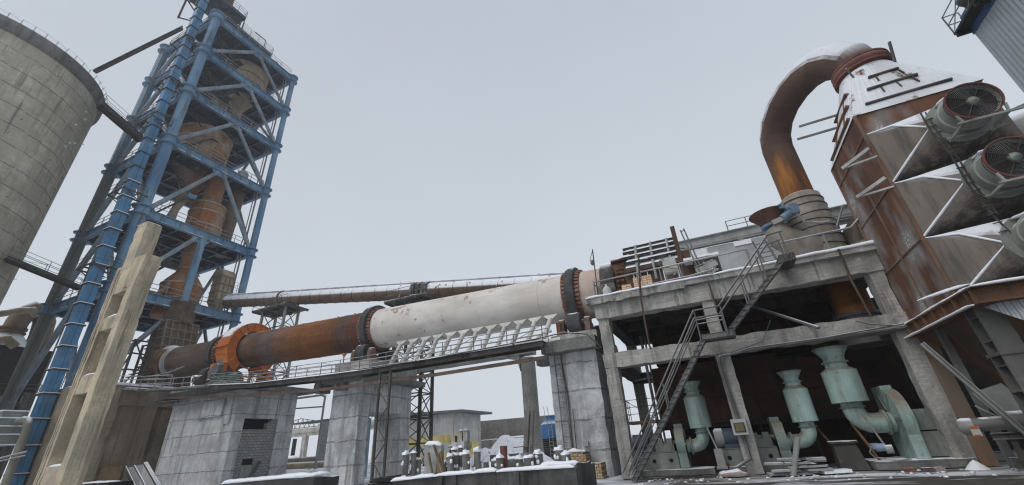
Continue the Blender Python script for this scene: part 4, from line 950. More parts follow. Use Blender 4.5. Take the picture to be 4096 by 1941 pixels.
m.path([(8.0,22.0,8.9),(8.5,22.0,9.5)],.05,6); m.obj('pipe_rail', GALV, rl)
t = thing('lamp_post', 'slim leaning post with a small caged lamp at the left platform corner', 'lamp', (-4.4, 22.2, 8.7))
MB().path([(-4.5,22.2,8.7),(-4.42,22.2,10.6),(-4.38,22.2,11.75)], .035, 6).obj('post', STEEL_DK, t)
MB().path([(-4.38,22.2,11.7),(-4.6,22.1,11.1),(-4.42,22.2,10.75)], .02, 4).lathe([(.05,0),(.11,.1),(.11,.26),(.05,.34)], (-4.5,22.15,10.75), n=10).obj('lamp_cage', STEEL, t)
def hood_mat():
    m = Mat('hood rust', .85); c = m.ramp(m.noise(.9, 6, None, .6), [(.3,(.045,.03,.024)),(.5,(.08,.048,.034)),(.7,(.13,.075,.05))]); c = m.mix(m.rng(m.noise(3, 4, m.map(1, 1, .12)), .5, .7, 0, .6), c, (.15,.11,.09))
    m.bump(m.noise(5, 4), .2, .02); return m.done(under_snow(m, c, .45, .6, 2.6))
HOODM = hood_mat()
# kiln hood and its neighbours
hd = thing('kiln_hood', 'dark brown ribbed kiln hood with snowy channel bars on the platform', 'hood', (-1, 25.5, 8.7))
m = MB(); m.hexa([(-3.1,24.4,8.75),(.1,24.4,8.75),(.1,29.6,8.75),(-3.1,29.6,8.75),(-3.0,24.4,11.0),(.1,24.4,11.0),(.1,29.6,11.0),(-3.0,29.6,11.0)])
m.hexa([(-3.0,24.4,11.0),(.1,24.4,11.0),(.1,29.6,11.0),(-3.0,29.6,11.0),(-2.7,26.2,12.9),(0,26.2,12.9),(0,28.4,12.9),(-2.7,28.4,12.9)]); m.obj('casing', HOODM, hd)
m = MB()
for z, y in ((10.6,24.25),(11.35,24.55),(11.95,25.15),(12.5,25.65),(12.95,26.05)): m.ibeam((-3.15,y,z),(.05,y,z),.13,.2,.03)
m.obj('channel', STEEL_DK, hd)
m = MB()
for x in (-2.3,-1.35,-.35): m.path([(x,24.2,9.9),(x,24.2,10.8),(x,25.95,13.0)], .1, 4)
m.obj('strap', STEEL_L, hd)
m = MB(); m.box(.05,.3,24.2,29.6,10.4,12.95); m.box(.05,.75,24.3,29,8.75,11.3)
m.obj('end_wall', rust('end wall rust', ((.045,.03,.024),(.075,.045,.034),(.11,.065,.045)), snow=.8), hd)
m = MB()
for z, y in ((11.47,24.75),(12.07,25.35),(12.62,25.8)): m.box(-2.9,.02,y-.2,y+.15,z-.03,z+.06)
for x in (-2.6,-1.8,-.9,-.1): m.beam((x,24.34,8.8),(x,24.34,10.5),.05,.05)
m.obj('ledge_snow', SNOW, hd)
MB().lump((-3.4,27,12.1),.9,1.6,.35,5,14,5).box(-4.0,-3.1,25.8,28.4,9,12.0).obj('seal_box', rust('seal box rust', ((.06,.035,.025),(.12,.065,.04),(.18,.10,.07)), snow=1), hd)
cb = thing('control_cabinet', 'pale grey control cabinet on legs hung with cables behind the railing', 'cabinet', (-.4, 23, 8.75))
MB().box(-.8,-.1,22.8,23.2,9.65,10.5).obj('box', paint('cabinet paint', (.44,.45,.41), amt=.1, snow=.9, grime=.2), cb)
m = MB()
for x in (-.76,-.14):
    for y in (22.84,23.16): m.tube((x,y,8.75),(x,y,9.66),.03,n=6)
m.obj('leg', STEEL_L, cb)
m = MB(); m.path([(-.7,22.75,10.5),(-1.0,22.7,10.3),(-.9,22.7,10.0),(-.1,22.7,9.7),(.2,22.7,9.2),(.4,22.8,8.9)], .025, 5); m.path([(-.1,22.75,10.3),(.15,22.7,9.9),(.05,22.7,9.3),(.3,22.7,8.85)], .025, 5); m.path([(-2.4,22.5,9.9),(-2.0,22.4,9.6),(-2.2,22.4,9.1),(-1.7,22.4,8.85)], .02, 5); m.obj('cable', STEEL, cb)
t = thing('winch', 'dark box with tangled pale hoses and snow on its lid behind the railing', 'machine', (1.2, 24, 8.75))
MB().box(.75,2.05,23.6,25.2,8.75,10.35).obj('box', STEEL_DK, t); m = MB(); m.rbox(.3,2.1,23.5,25.3,10.36,10.5,.3,.04); m.obj('snow_lid', SNOW, t)
m = MB(); random.seed(3)
for k in range(7): m.path([(random.uniform(.75,1.9),23.45,9.0+random.random()*1.1) for _ in range(5)], .03, 5)
m.beam((.8,23.5,9.6),(1.9,23.5,9.9),.15,.3); m.obj('hose', STEEL_L, t)
t = thing('ladder_post', 'pair of thin upright angle posts rising above the hood behind the railing', 'post', (.9,23.6,8.75))
m = MB(); m.beam((1.05,23.4,8.75),(.55,23.4,12.2),.07,.07); m.beam((1.2,23.5,8.75),(.75,23.5,12.3),.07,.07); m.beam((.55,23.4,12.1),(.78,23.5,12.2),.05,.05); m.obj('post', STEEL, t)
t = thing('hook_post', 'thin bent wire post before the hood', 'post', (-1.9,23.2,8.75)); MB().path([(-2.1,23.2,9.4),(-2.05,23.2,10.9),(-1.5,23.2,10.85)], .025, 5).obj('wire', STEEL, t)
def bricks(label, x0,x1,y0,y1,z0,z1, mat, sd, chew=.5, u=(.25,.125), cat='bricks'):
    m = MB(); rnd = random.Random(sd); nx_, nz_ = max(1,int((x1-x0)/u[0])), max(1,int((z1-z0)/u[1]))
    for i in range(nx_):
        top = nz_-(rnd.randint(0, 2) if rnd.random() < chew else 0)
        for k in range(max(1, top)):
            o = rnd.uniform(-.02,.02); x = x0+i*u[0]+(u[0]/2 if k % 2 else 0)*.0
            m.box(x+.006, x+u[0]-.006, y0+o, y1+o, z0+k*u[1]+.004, z0+(k+1)*u[1])
    return tag(m.obj('brick_stack', mat), label, cat)
bricks('small stack of orange and white fire bricks at the platform edge', -3.15,-2.45,22.3,22.9,8.77,9.35, FIREBR_O, 1)
bricks('taller curved stack of orange fire bricks behind the small stack', -2.55,-1.45,22.9,23.4,8.77,9.85, FIREBR_O, 2, .4)
jug = MB().lathe([(.2,0),(.24,.08),(.24,.42),(.14,.56),(.06,.62),(.06,.74)], (-3.95,22.15,8.72), n=18).obj('flask', WHITEP)
tag(jug, 'white snowy round shouldered flask standing at the left platform edge', 'flask')
t = MB().lathe([(.3,0),(.32,.1),(.32,.85),(.3,.9)], (-4.35,23.0,8.77), n=20).box(-4.4,-3.6,22.8,23.2,9.4,9.72).obj('drum', STEEL)
tag(t, 'grey drum with a snowy lid behind the white flask', 'drum')
# crane runway beam and clad wall behind
rw = thing('runway_beam', 'long grey double girder crane runway behind the hood and wrapped pipe', 'beam', (5, 29, 8.7))
m = MB(); m.ibeam((.3,29,13.55),(11.5,29,13.5),.62,.35,.06); m.beam((.3,28.8,13.1),(11.5,28.8,12.95),.3,.1); m.ibeam((.3,29.0,12.85),(11,29,12.75),.25,.25,.04); m.obj('girder', STEEL_L, rw)
m = MB()
for x in (.45,5.9,11.2): m.beam((x,29,8.7),(x,29,13.3),.35,.35)
m.beam((4.1,28.7,13.1),(4.1,28.7,12.7),.3,.25); m.obj('post', STEEL_L, rw)
m = MB(); rail(m, [(3.6,29,13.85),(6,29,13.85)], .75, 1.2, (.5,), .03, 5); m.obj('railing', STEEL, rw)
cw = thing('clad_wall', 'plain pale grey plaster wall with a white window strip behind the railing', 'wall', (4, 28, 8.7))
m = MB(); m.box(1.0,6.9,27.8,28.1,8.75,12.5); m.obj('panel', paint('pale render', (.40,.41,.42), wear=(.3,.3,.29), amt=.2, snow=.7, grime=.12), cw)
m = MB(); m.box(.75,1.9,27.74,27.79,11.9,12.5); m.box(3.5,4.5,27.74,27.79,12.2,12.5); m.obj('window_strip', SNOW, cw)
t = MB().rbox(2.0,4.2,22.9,24.2,8.76,9.2,.3,.08).obj('rubble_bed', concrete('ochre sand', (.32,.24,.14), snow=.9, stain=.2)); tag(t, 'low heap of ochre refractory rubble under snow behind the railing', 'rubble')

def goose_mat():
    m = Mat('gooseneck rust', .85); n1 = m.noise(.5, 6, None, .6, .4); z = m.xyz()['Z']; zz = m.math('ADD', z, m.rng(m.noise(.9, 5, m.map(1, 1, .25)), 0, 1, -2.2, 2.2))
    c = m.ramp(n1, [(.3,(.06,.038,.03)),(.5,(.095,.056,.042)),(.7,(.135,.08,.058))])
    hot = m.ramp(m.noise(1.0, 6, m.map(1.6, 1.6, .2)), [(.33,(.07,.03,.016)),(.5,(.20,.075,.022)),(.66,(.40,.165,.03))])
    c = m.mix(m.rng(zz, 15.8, 13.9), c, hot); c = m.mix(m.rng(m.noise(2.4, 4, m.map(1, 1, .12)), .5, .75, 0, .6), c, (.06,.036,.026)); m.bump(m.noise(4, 5), .25, .02)
    f = m.math('MULTIPLY', m.rng(m.math('ADD', m.nz(), m.rng(m.noise(1.2, 5), 0, 1, -.2, .2)), .02, .22), m.rng(m.noise(1.9, 6), .26, .36)); f = m.math('MULTIPLY', f, m.rng(z, 17.0, 17.8))
    return m.done(m.mix(f, c, (.64,.66,.70)))
GOOSE = goose_mat()
# goose neck pipe from the platform to the cooler
gn = thing('gooseneck_pipe', 'big rusty goose neck pipe arching from the platform to the cooler roof', 'pipe', (7, 25, 8.7))
uH = V((3,-5,0)).normalized(); gpts = [V((7.0,25,0))+uH*a+V((0,0,z)) for a, z in ((0,8.7),(0,12.5),(0,16.6),(.18,17.4),(.7,18.15),(1.5,18.68),(2.5,18.95),(3.5,18.95),(4.45,18.62),(5.2,18.0),(5.68,17.3),(5.83,16.72))]
MB().path(gpts, [.79,.79,.79,.80,.82,.84,.86,.87,.87,.87,.86,.84], 28, True, False).obj('pipe', GOOSE, gn)
m = MB(); m.lathe([(1.12,0),(1.12,1.8),(1.05,3.6),(.98,4.35),(.82,4.5)], (7.0,25,8.72), n=26)
m.obj('lagging', LAGP, gn)
m = MB()
for k in range(9): z = 9.0+k*.47; r = 1.13 if z < 10.5 else 1.13-.045*(z-10.5); m.lathe([(r,-.03),(r+.03,-.02),(r+.03,.02),(r,.03)], (7.0,25,z), V((.06*((k*7)%3-1),.05*((k*5)%3-1),1)), 26, cap=False)
m.obj('lagging_band', STEEL_DK, gn)
MB().lathe([(.8,3.6),(.8,5.5)], (7.25,25,3.2-.1), n=28).lathe([(.8,0),(.8,2.6)], (7.25,25,5.9), n=28).obj('lower_pipe', rust('orange rust pipe', ((.13,.05,.02),(.30,.12,.03),(.36,.16,.05)), scale=.7), gn)
MB().lathe([(.95,-.08),(.95,.08)], (7.25,25,6.3), n=28).lathe([(.82,0),(1.05,-.6),(1.1,-1.3)], (7.25,25,6.2), n=28).obj('collar', STEEL, gn)
MB().path([gpts[5]+V((0,0,.8)), gpts[5]+V((0,0,1.0))], .12, 6).path([gpts[7]+V((.2,0,.85)), gpts[7]+V((.2,0,1.02))], .1, 6).obj('eye', STEEL_DK, gn)
br = thing('branch_valve', 'wrapped branch elbow with brown horn flange and blue actuator beside the vertical pipe', 'valve', (5.3, 24, 9))
MB().path([(6.6,24.6,10.0),(5.9,24.2,10.2),(5.3,24.0,10.7),(5.1,23.95,11.3)], [.8,.75,.66,.55], 20).obj('elbow', LAGP, br)
MB().lathe([(.55,0),(.55,.12)], (5.08,23.95,11.35), n=22).obj('valve_ring', BLUE, br)
MB().lathe([(.5,0),(.6,.25),(.95,.62),(.97,.66),(.8,.6),(.4,.2)], (5.08,23.95,11.5), n=26, cap=False).obj('horn', rust('horn rust', ((.05,.028,.024),(.085,.045,.035),(.12,.06,.045)), snow=.1), br)
m = MB(); m.tube((5.5,23.3,11.45),(5.95,23.3,11.7),.22,n=14); m.tube((5.75,23.3,11.9),(6.1,23.3,12.0),.2,n=14); m.box(5.95,6.3,23.1,23.5,11.55,12.1); m.box(5.5,5.75,23.15,23.45,12.0,12.25); m.obj('actuator', paint('actuator blue', (.10,.19,.30), amt=.4, snow=.5), br)
MB().beam((5.0,23.4,11.35),(5.6,23.35,11.5),.25,.25).path([(6.1,23.2,11.7),(6.3,23.2,11.0),(6.9,23.2,10.75),(7.3,23.2,10.7)], .06, 6).path([(7.6,23.5,10.5),(8.2,23.5,11.5)], .05, 6).lump((8.2,23.5,11.45),.12,.12,.12,2,8,4,.05,False).obj('bracket', GALV, br)
t = thing('roof_ladder', 'short steel ladder with rails at the head of the stairs', 'ladder', (4.5,22.6,8.7)); m = MB()
for x in (4.3,4.85): m.beam((x-.3,22.9,8.8),(x-.55,22.9,10.4),.07,.1)
for k in range(6): m.beam((4.0-.03*k,22.9,8.95+.25*k),(4.6-.03*k,22.9,8.95+.25*k),.04,.04)
m.obj('rung', STEEL, t)
t = thing('duct_damper_box', 'dark brown slanted plate box behind the platform corner beside the cooler', 'box', (8.2,25,8.7)); MB().hexa([(7.9,23.0,8.72),(9.2,23.0,8.72),(9.2,25.5,8.72),(7.9,25.5,8.72),(8.3,23,10.8),(9.2,23,10.8),(9.2,25.5,10.8),(8.3,25.5,10.8)]).obj('plate', rust('damper rust', ((.06,.05,.04),(.10,.085,.065),(.15,.12,.09)), snow=.3), t)
random.seed(5); m = MB()
for k in range(46):
    a = random.random(); x = 6.9+1.5*random.random(); z = 8.74+.55*random.random()*(x-6.4)/2; y = 22.1+.5*random.random()
    d_ = V((random.uniform(-1,1),random.uniform(-.5,.5),random.uniform(-.25,.25))).normalized()*.13
    m.beam(V((x,y,z))-d_, V((x,y,z))+d_, .13, .09)
tag(m.obj('brick_rubble', concrete('rubble brick', (.20,.17,.15), snow=1.0, stain=.3)), 'heap of loose snow dusted bricks on the right platform corner', 'bricks')

# ================================================================ under the platform
ck = thing('cooler_casing', 'shade darkened rust panelled cooler casing filling the bay behind the fans', 'machine', (2.5, 27.5, 0))
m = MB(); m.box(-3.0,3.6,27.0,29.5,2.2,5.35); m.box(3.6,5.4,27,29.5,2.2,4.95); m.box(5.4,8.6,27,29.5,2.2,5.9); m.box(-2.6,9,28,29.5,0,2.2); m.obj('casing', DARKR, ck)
m = MB()
for x in (-2.95,-2.0,-1.0,0,1.1,2.2,3.3,4.4,5.5,6.6,7.7): m.beam((x,26.96,2.2),(x,26.96,4.95),.1,.1)
for z in (2.2,3.5,4.5): m.beam((-3,26.95,z),(8.6,26.95,z),.12,.1)
m.obj('rib', DARKR, ck)
m = MB()
for x in (-2.6,-.4,1.9,4.2,6.4): m.beam((x,27.4,0),(x,27.1,2.2),.14,.14)
m.ibeam((-3,27.0,2.1),(8.6,27.0,2.05),.3,.2,.04); m.obj('support', SOOT, ck)
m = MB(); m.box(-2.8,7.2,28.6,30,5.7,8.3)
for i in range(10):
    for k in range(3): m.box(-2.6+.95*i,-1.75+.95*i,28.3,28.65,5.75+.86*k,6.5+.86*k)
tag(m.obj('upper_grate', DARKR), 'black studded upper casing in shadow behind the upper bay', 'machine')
t = thing('sky_block_screen', 'added black sheet keeping sky light out of the bay behind the third fan', 'screen', (6.5,30.8,0)); MB().box(4.9,13.5,30.7,30.9,0,7.4).box(1.0,12,30.62,30.7,5.6,8.3).obj('sheet', SOOT, t)  # added to close the back, so sky does not leak into the bay
def fan(label, x, y, z0, r, zt, hh, side, vx, vr, sc_=1):
    t = thing('blower_fan', label, 'fan', (x, y, .0), 'mint green blower fans under the platform')
    MB().lathe([(r*.62,z0-.02),(r,z0),(r,zt),(r*.66,zt+.16)], (x,y,0), n=32, sharp=True).obj('silencer', MINT, t)
    m = MB(); q = zt+.15; m.lathe([(r*.62,q),(r*.62,q+hh*.5),(r*1.02,q+hh),(r*1.04,q+hh),(r*.6,q+hh*.5)], (x,y,0), n=28, cap=False)
    for i in range(8): a = math.pi*i/4; m.tube((x+r*.78*math.cos(a),y+r*.78*math.sin(a),q+hh*.26),(x+r*.6*math.cos(a),y+r*.6*math.sin(a),q+hh*.26),.03,n=5)
    m.lathe([(r*.62,0),(r*.74,0),(r*.74,.04),(r*.62,.04)], (x,y,q+hh*.25), n=24); m.obj('inlet_horn', MINT, t)
    er = r*.58; b = z0-.3*sc_; m = MB(); lo = .45*sc_+er
    pth = [(x,y,z0+.02),(x,y,b)]
    cx = x+side*(er+.16); rad = er+.16
    for k in range(1, 6): a = math.pi/2*k/5; pth.append((cx-side*rad*math.cos(a), y, b-rad*math.sin(a)))
    pth.append((vx-side*.12, y, b-rad)); m.path(pth, er, 24); m.obj('elbow', MINT, t); zc = b-rad
    m = MB(); m.lathe([(vr,-.2),(vr,.2)], (vx+side*.1,y,zc+.1), (1,0,0), 40); m.box(vx+side*.1-.2,vx+side*.1+.2,y-vr*.85,y+vr*.85,.28,zc+.1); m.box(vx+side*.1-.19,vx+side*.1+.19,y-.1,y+vr,zc,zc+vr+.25); m.obj('volute', MINT_D if vr < 1 else MINT, t)
    m = MB()
    for i in range(5): a = R(-60+60*i); xx = vx-side*.12; m.beam((xx,y+er*math.cos(a),zc+.1+er*math.sin(a)),(xx,y+vr*.97*math.cos(a),zc+.1+vr*.97*math.sin(a)),.04,.1)
    m.obj('rib', MINT_D, t); m = MB(); m.lathe([(er+.02,-.05),(er+.09,-.05),(er+.09,.05),(er+.02,.05)], (vx-side*.34,y,zc), (1,0,0), 24); m.obj('flange', MINT_D, t); MB().lathe([(er,0),(er+.07,0),(er+.07,.05),(er,.05)], (x,y,z0-.22), n=24).obj('flange', MINT_D, t)
    bx0, bx1 = sorted((vx+side*.35, vx+side*2.6*sc_))
    if side < 0 and vr < 1:
        m = MB(); m.box(bx0,bx1,y-.5,y-.46,.25,.95); m.box(bx0,bx1,y+.4,y+.5,.25,.95); m.box(bx0,bx1,y-.5,y+.5,.93,.98); m.obj('base_frame', GREYGREEN, t)
        m = MB()
        for f in (.12,.5,.85): m.tube((bx0+(bx1-bx0)*f,y-.505,.6),(bx0+(bx1-bx0)*f,y-.512,.6),.09,n=14)
        m.obj('lifting_hole', BLKHOLE, t)
        m = MB(); mx_ = bx0+.55; m.lathe([(.36,-.42),(.4,-.3),(.4,.3),(.36,.42)], (mx_,y,1.42), (1,0,0), 22); m.box(mx_-.35,mx_+.35,y-.35,y+.35,.98,1.15); m.obj('motor', paint('motor grey blue', (.07,.09,.13), amt=.1, snow=0), t)
        m = MB(); m.lathe([(.34,-.2),(.42,-.1),(.42,.18)], (mx_-.5,y,1.42), (1,0,0), 20); m.obj('fan_cowl', STEEL_L, t)
        m = MB(); m.box(bx1-.95,bx1-.1,y-.3,y+.3,.98,1.3); m.tube((bx1-1.0,y,1.35),(vx,y,1.35),.1,n=10); m.box(bx1-.85,bx1-.6,y-.25,y+.25,1.2,1.55); m.box(bx1-.4,bx1-.15,y-.25,y+.25,1.2,1.55); m.obj('bearing_block', GREYGREEN, t)
    return t
fan('small mint green blower fan with tall silencer in the left bay, partly behind the stairs', -.9, 24, 1.92, .5, 3.3, .6, -1, -1.85, .75)
fan('middle mint green blower fan with tall silencer, right of the middle column', 3.45, 23.6, 1.85, .5, 3.2, .65, -1, 2.35, .78)
f3 = fan('largest mint green blower fan whose elbow turns right into a big wheel casing', 5.2, 23, 2.45, .66, 3.72, .85, 1, 6.45, 1.12)
m = MB(); m.box(6.8,8.0,22.45,22.5,.35,1.25); m.box(6.8,8.0,23.2,23.6,.35,1.25); m.box(6.8,8.0,22.45,23.6,1.2,1.3); m.obj('base_frame', GREYGREEN, f3)
m = MB(); m.box(6.85,7.7,22.6,23.4,1.3,1.85); m.box(6.8,7.6,22.65,23.3,1.85,2.0); m.tube((6.6,23,1.6),(6.9,23,1.6),.12,n=10); m.obj('bearing_block', MINT_D, f3)
MB().rbox(4.95,7.9,21.85,23.9,0,.3,.4,.03).obj('plinth', CONC_DK, f3)
t = thing('small_pump', 'tiny blue and grey actuator with cable before the largest fan casing', 'motor', (5.4,22.2,.3)); MB().tube((5.2,22.1,.75),(5.5,22.1,.75),.14,n=12).box(5.1,5.35,22,22.3,.7,.9).obj('body', paint('pump blue', (.25,.33,.45), amt=.2), t)
MB().tube((5.5,22.05,.68),(5.72,22.0,.68),.15,n=14).obj('cap', STEEL_L, t); MB().path([(5.1,22.05,.8),(4.95,22,.6),(5.05,22,.42),(5.4,22,.38)], .025, 5).tube((5.25,22.3,2.0),(5.55,22.15,.8),.035,n=6).obj('cable', GALV, t)
t = thing('concrete_plinth', 'low dirty concrete plinth under the two smaller fans', 'plinth', (0,23.7,0)); MB().rbox(-4.0,-.7,22.9,24.6,0,.24,.4,.03).rbox(-.1,3.2,22.75,24.3,0,.26,.4,.03).obj('slab', CONC_DK, t)
t = thing('floodlight', 'white box floodlight with yellowish glass on the middle column', 'lamp', (.75,21.8,1.6))
MB().box(.42,1.0,21.55,21.95,1.5,2.12).obj('housing', paint('lamp housing', (.40,.41,.39), amt=.1, grime=.2, snow=.5), t); MB().box(.5,.92,21.53,21.56,1.6,1.98).obj('rim', STEEL_DK, t)
MB().box(.55,.87,21.515,21.53,1.64,1.94).obj('glass', paint('lamp glass', (.15,.14,.065), amt=0, grime=.2), t)
t = MB().box(-.55,-.2,22.7,22.9,.25,1.0).box(-.6,-.15,22.65,22.95,.2,.3).tube((-.4,22.8,1.0),(-.6,22.8,1.9),.04,n=6).obj('valve_stand', STEEL_L); tag(t, 'small pale valve box standing before the left fan elbow', 'valve')
t = MB(); random.seed(9)
for k in range(24):
    x, y = random.uniform(1.35,3.1), random.uniform(20.8,21.7); z = .06+.12*(k % 5); a = random.uniform(-.25,.25)
    t.beam((x-.32*math.cos(a),y-.32*math.sin(a),z),(x+.32*math.cos(a),y+.32*math.sin(a),z),.42,.07)
tag(t.obj('tile_stack', STEEL_L), 'untidy stack of pale grey slabs at the foot of the middle column', 'slabs')
tag(MB().beam((2.0,20.5,.02),(2.6,20.9,1.25),.24,.06).obj('plank', STEEL_L), 'pale board leaning on the stack of grey slabs', 'plank')
tag(MB().beam((3.0,20.9,.08),(3.9,21.1,.1),.55,.1).obj('loose_slab', SNOW), 'flat snow covered slab lying right of the slab stack', 'slab')
t = thing('steel_stool', 'dark sheet metal stand with sloping front between the middle and largest fans', 'stand', (4.3,22.6,0)); MB().hexa([(3.9,22.2,0),(4.85,22.2,0),(4.85,23,0),(3.9,23,0),(3.95,22.5,.95),(4.7,22.5,.95),(4.7,23,.95),(3.95,23,.95)]).rbox(3.85,4.8,22.4,23.05,.95,1.02,.3,.03).obj('sheet', STEEL_DK, t)
for lb, a, b_ in (('thin rusty prop leaning behind the middle fan', (3.85,24.2,1.6),(4.3,22.4,.1)), ('thin rusty prop under the largest fan elbow', (5.0,23.3,1.7),(5.3,22.2,.05)), ('thin rusty prop leaning right of the left fan', (-.35,24,1.5),(-.05,22.9,.1))): tag(MB().beam(a,b_,.07,.07).obj('prop', BROWN), lb, 'prop')
tag(MB().lump((.0,21.6,0),.55,.4,.22,7,14,5,.3).obj('gravel_heap', concrete('pink gravel', (.4,.33,.3), snow=.7, stain=.2)), 'small pale heap of gravel left of the middle column foot', 'heap')
for lb, x, y, c in (('reddest of the three loose bricks in the snow before the largest fan', 5.55,20.6,(.23,.09,.065)), ('dark purple brick, middle of the three in the snow', 6.0,20.45,(.10,.065,.08)), ('pale snow dusted brick, rightmost of the three', 6.35,20.55,(.30,.24,.22))):
    tag(MB().beam((x-.14,y,.07),(x+.14,y+.05,.07),.2,.13).obj('brick', concrete(lb[:12], c, snow=.5)), lb, 'brick')
tag(MB().rbox(8.2,8.42,20.4,20.7,0,.34,.2,.03).obj('stump', CONC_DK), 'short dark stump sticking out of the ground right of the loose bricks', 'stump')
tag(MB().lathe([(.34,-.05),(.22,.08),(.1,.2),(.01,.26)],(7.6,21.3,0),n=14).obj('snow_heap', SNOW), 'white snow heap at the foot of the rust brown leg', 'snow')
# left rear of the bay: little landing and steelwork
t = thing('rear_landing', 'small red brown landing with cage railing seen through the left bay', 'landing', (-3.6,26,2)); m = MB(); m.box(-4.6,-3.0,25.4,26.6,2.35,2.5); m.obj('deck', BROWN, t); m = MB(); rail(m, [(-3.0,25.4,2.5),(-4.6,25.4,2.5),(-4.6,26.6,2.5)], 1.1, .8, (.33,.66), .02, 4); m.beam((-4.6,25.4,3.6),(-3.0,25.4,2.5),.03,.03); m.obj('railing', STEEL_DK, t)
tag(MB().tube((-3.35,28,0),(-3.35,28,7.6),.09,n=8).tube((-3.15,28.2,0),(-3.15,28.2,7.6),.06,n=8).beam((-4.2,28,4.9),(-3,28,5),.1,.1).obj('downpipe', STEEL_L), 'pair of slim pale downpipes behind the left bay', 'pipe')
# ================================================================ gas cooler with three fans
def frosted():
    m = Mat('frosted cooler plate', .85); n1 = m.noise(.42, 5, None, .55, .3); st = m.noise(2.0, 4, m.map(1, 1, .12))
    c = m.ramp(n1, [(.3,(.085,.042,.028)),(.5,(.125,.058,.036)),(.7,(.17,.08,.046))])
    c = m.mix(m.rng(st, .5, .64, 0, .7), c, (.055,.034,.027)); c = m.mix(m.rng(m.noise(1.0, 5, m.map(1, 1, .3)), .6, .75, 0, .55), c, (.30,.12,.04))
    pt = m.noise(.62, 3, m.map(1, 1, .55)); haze_ = m.rng(pt, .47, .63, 0, .8); c = m.mix(haze_, c, (.27,.26,.25))
    fl = m.math('MULTIPLY', m.rng(pt, .58, .66), m.rng(m.noise(13, 4, None, .7), .54, .60)); c = m.mix(fl, c, (.72,.74,.78))
    m.bump(m.noise(3, 4), .15, .03); return m.done(c, .6)
gc = thing('gas_cooler', 'rust brown box cooler with snowy pyramid roof and three protruding fan cones', 'cooler', (10, 20, 0))
X0, X1, Y0, Y1, ZB, ZT = 8.0, 12.0, 18.0, 22.15, 5.0, 12.93
m = MB(); m.hexa([(X0,Y0,ZB),(X1,Y0,ZB),(X1,Y1,ZB),(X0,Y1,ZB),(X0,Y0,ZT),(X1,Y0,ZT),(X1,Y1,ZT),(X0,Y1,ZT)]); m.obj('body', frosted(), gc)
SNOWY = paint('snowed bracket', (.42,.41,.40), amt=.4, snow=1.0)
# roof: rectangle to circle
def rect2round(x0,x1,y0,y1,z,c,r,n=32,axis='z'):
    rg0, rg1 = [], []
    hx, hy, cx, cy = (x1-x0)/2, (y1-y0)/2, (x0+x1)/2, (y0+y1)/2
    for i in range(n):
        a = math.pi/4+2*math.pi*i/n; ca, sa = math.cos(a), math.sin(a); k = 1/max(abs(ca), abs(sa))
        rg0.append(V((cx+hx*ca*k, cy+hy*sa*k, z))); rg1.append(V((c[0]+r*ca, c[1]+r*sa, c[2])))
    return [rg0, rg1]
RC = (10.0, 20.0, 16.1)
roof_m = rust('roof plate', ((.10,.05,.035),(.17,.085,.05),(.22,.11,.06)), scale=.5, snow=1.0)
def steep_snow(name, base):
    m = Mat(name, .8); c = m.mix(m.rng(m.noise(.8, 5), .3, .7), base, dark(base, 1.35)); z = m.nz(); c = m.mix(m.rng(m.noise(2.4, 5, m.map(1, 1, .15), .65), .48, .64, 0, .75), c, dark(base, .5)); c = m.mix(m.math('MULTIPLY', m.rng(z, -.15, -.55), m.rng(m.noise(3, 6, None, .7), .38, .55)), c, dark(base, .4))
    f = m.math('MULTIPLY', m.rng(z, .18, .34), m.rng(m.noise(1.6, 6, m.map(1, .5, .5), .62), .33, .43)); f = m.math('MULTIPLY', f, m.rng(m.noise(5, 5, None, .7), .25, .4, .55, 1)); c = m.mix(f, c, m.mix(m.noise(.9, 4), (.58,.60,.64), (.77,.79,.83))); m.bump(m.noise(8, 5), .25, .03); return m.done(c)
STEEP = steep_snow('snowed plate', (.13,.07,.045))
m = MB(); m.rings(rect2round(X0-.06,X1+.06,Y0-.06,Y1+.06,ZT,RC,1.02,64), False, True); m.obj('roof', STEEP, gc)
m = MB(); m.lathe([(1.0,0),(1.0,.55)], RC, n=36); m.obj('neck', FILT, gc)
m = MB(); m.lathe([(1.02,.1),(1.16,.1),(1.16,.2),(1.02,.2)], RC, n=36, sharp=True); m.lathe([(1.0,.2),(1.13,.25),(1.16,.38),(1.13,.5),(1.0,.55)], RC, n=36); m.lathe([(1.0,.55),(1.14,.55),(1.14,.63),(.8,.66)], RC, n=36, sharp=True)
m.obj('flange_ring', rust('red flexible ring', ((.09,.045,.04),(.16,.065,.055),(.22,.11,.095)), snow=.8), gc)
def rf(u, f):    # point on the front roof face: u across -1..1, f up 0..1
    hw = 2.0*(1-f)+.75*f; return V((10+u*hw, 18.0*(1-f)+19.05*f-.06, ZT+(RC[2]-ZT)*f+.04))
for f, a, b_ in ((.14,-.78,.75),(.42,-.66,.5),(.66,-.5,.4)): MB().beam(rf(a,f), rf(b_,f), .09, .13, (0,-1,.4)).obj('stiffener', STEEL_DK, gc)
for f0, f1, us in ((.28,.42,(-.35,.0,.35)),(.53,.66,(-.3,.35))):
    for u in us: MB().beam(rf(u,f0), rf(u,f1), .04, .07, (0,-1,.4)).obj('stiffener', STEEL_DK, gc)
def lf(u, f): hw = 2.07*(1-f)+.7*f; return V((X0*(1-f)+9.15*f-.05, 20.07+u*hw, ZT+(RC[2]-ZT)*f+.04))
for f in (.08,.34,.6): MB().beam(lf(-.8,f), lf(.85,f), .1, .2, (-1,0,.4)).obj('stiffener', BROWN, gc)
for u in (-.4,.4): MB().beam(lf(u,.1), lf(u,.6), .06, .1, (-1,0,.4)).obj('stiffener', BROWN, gc)
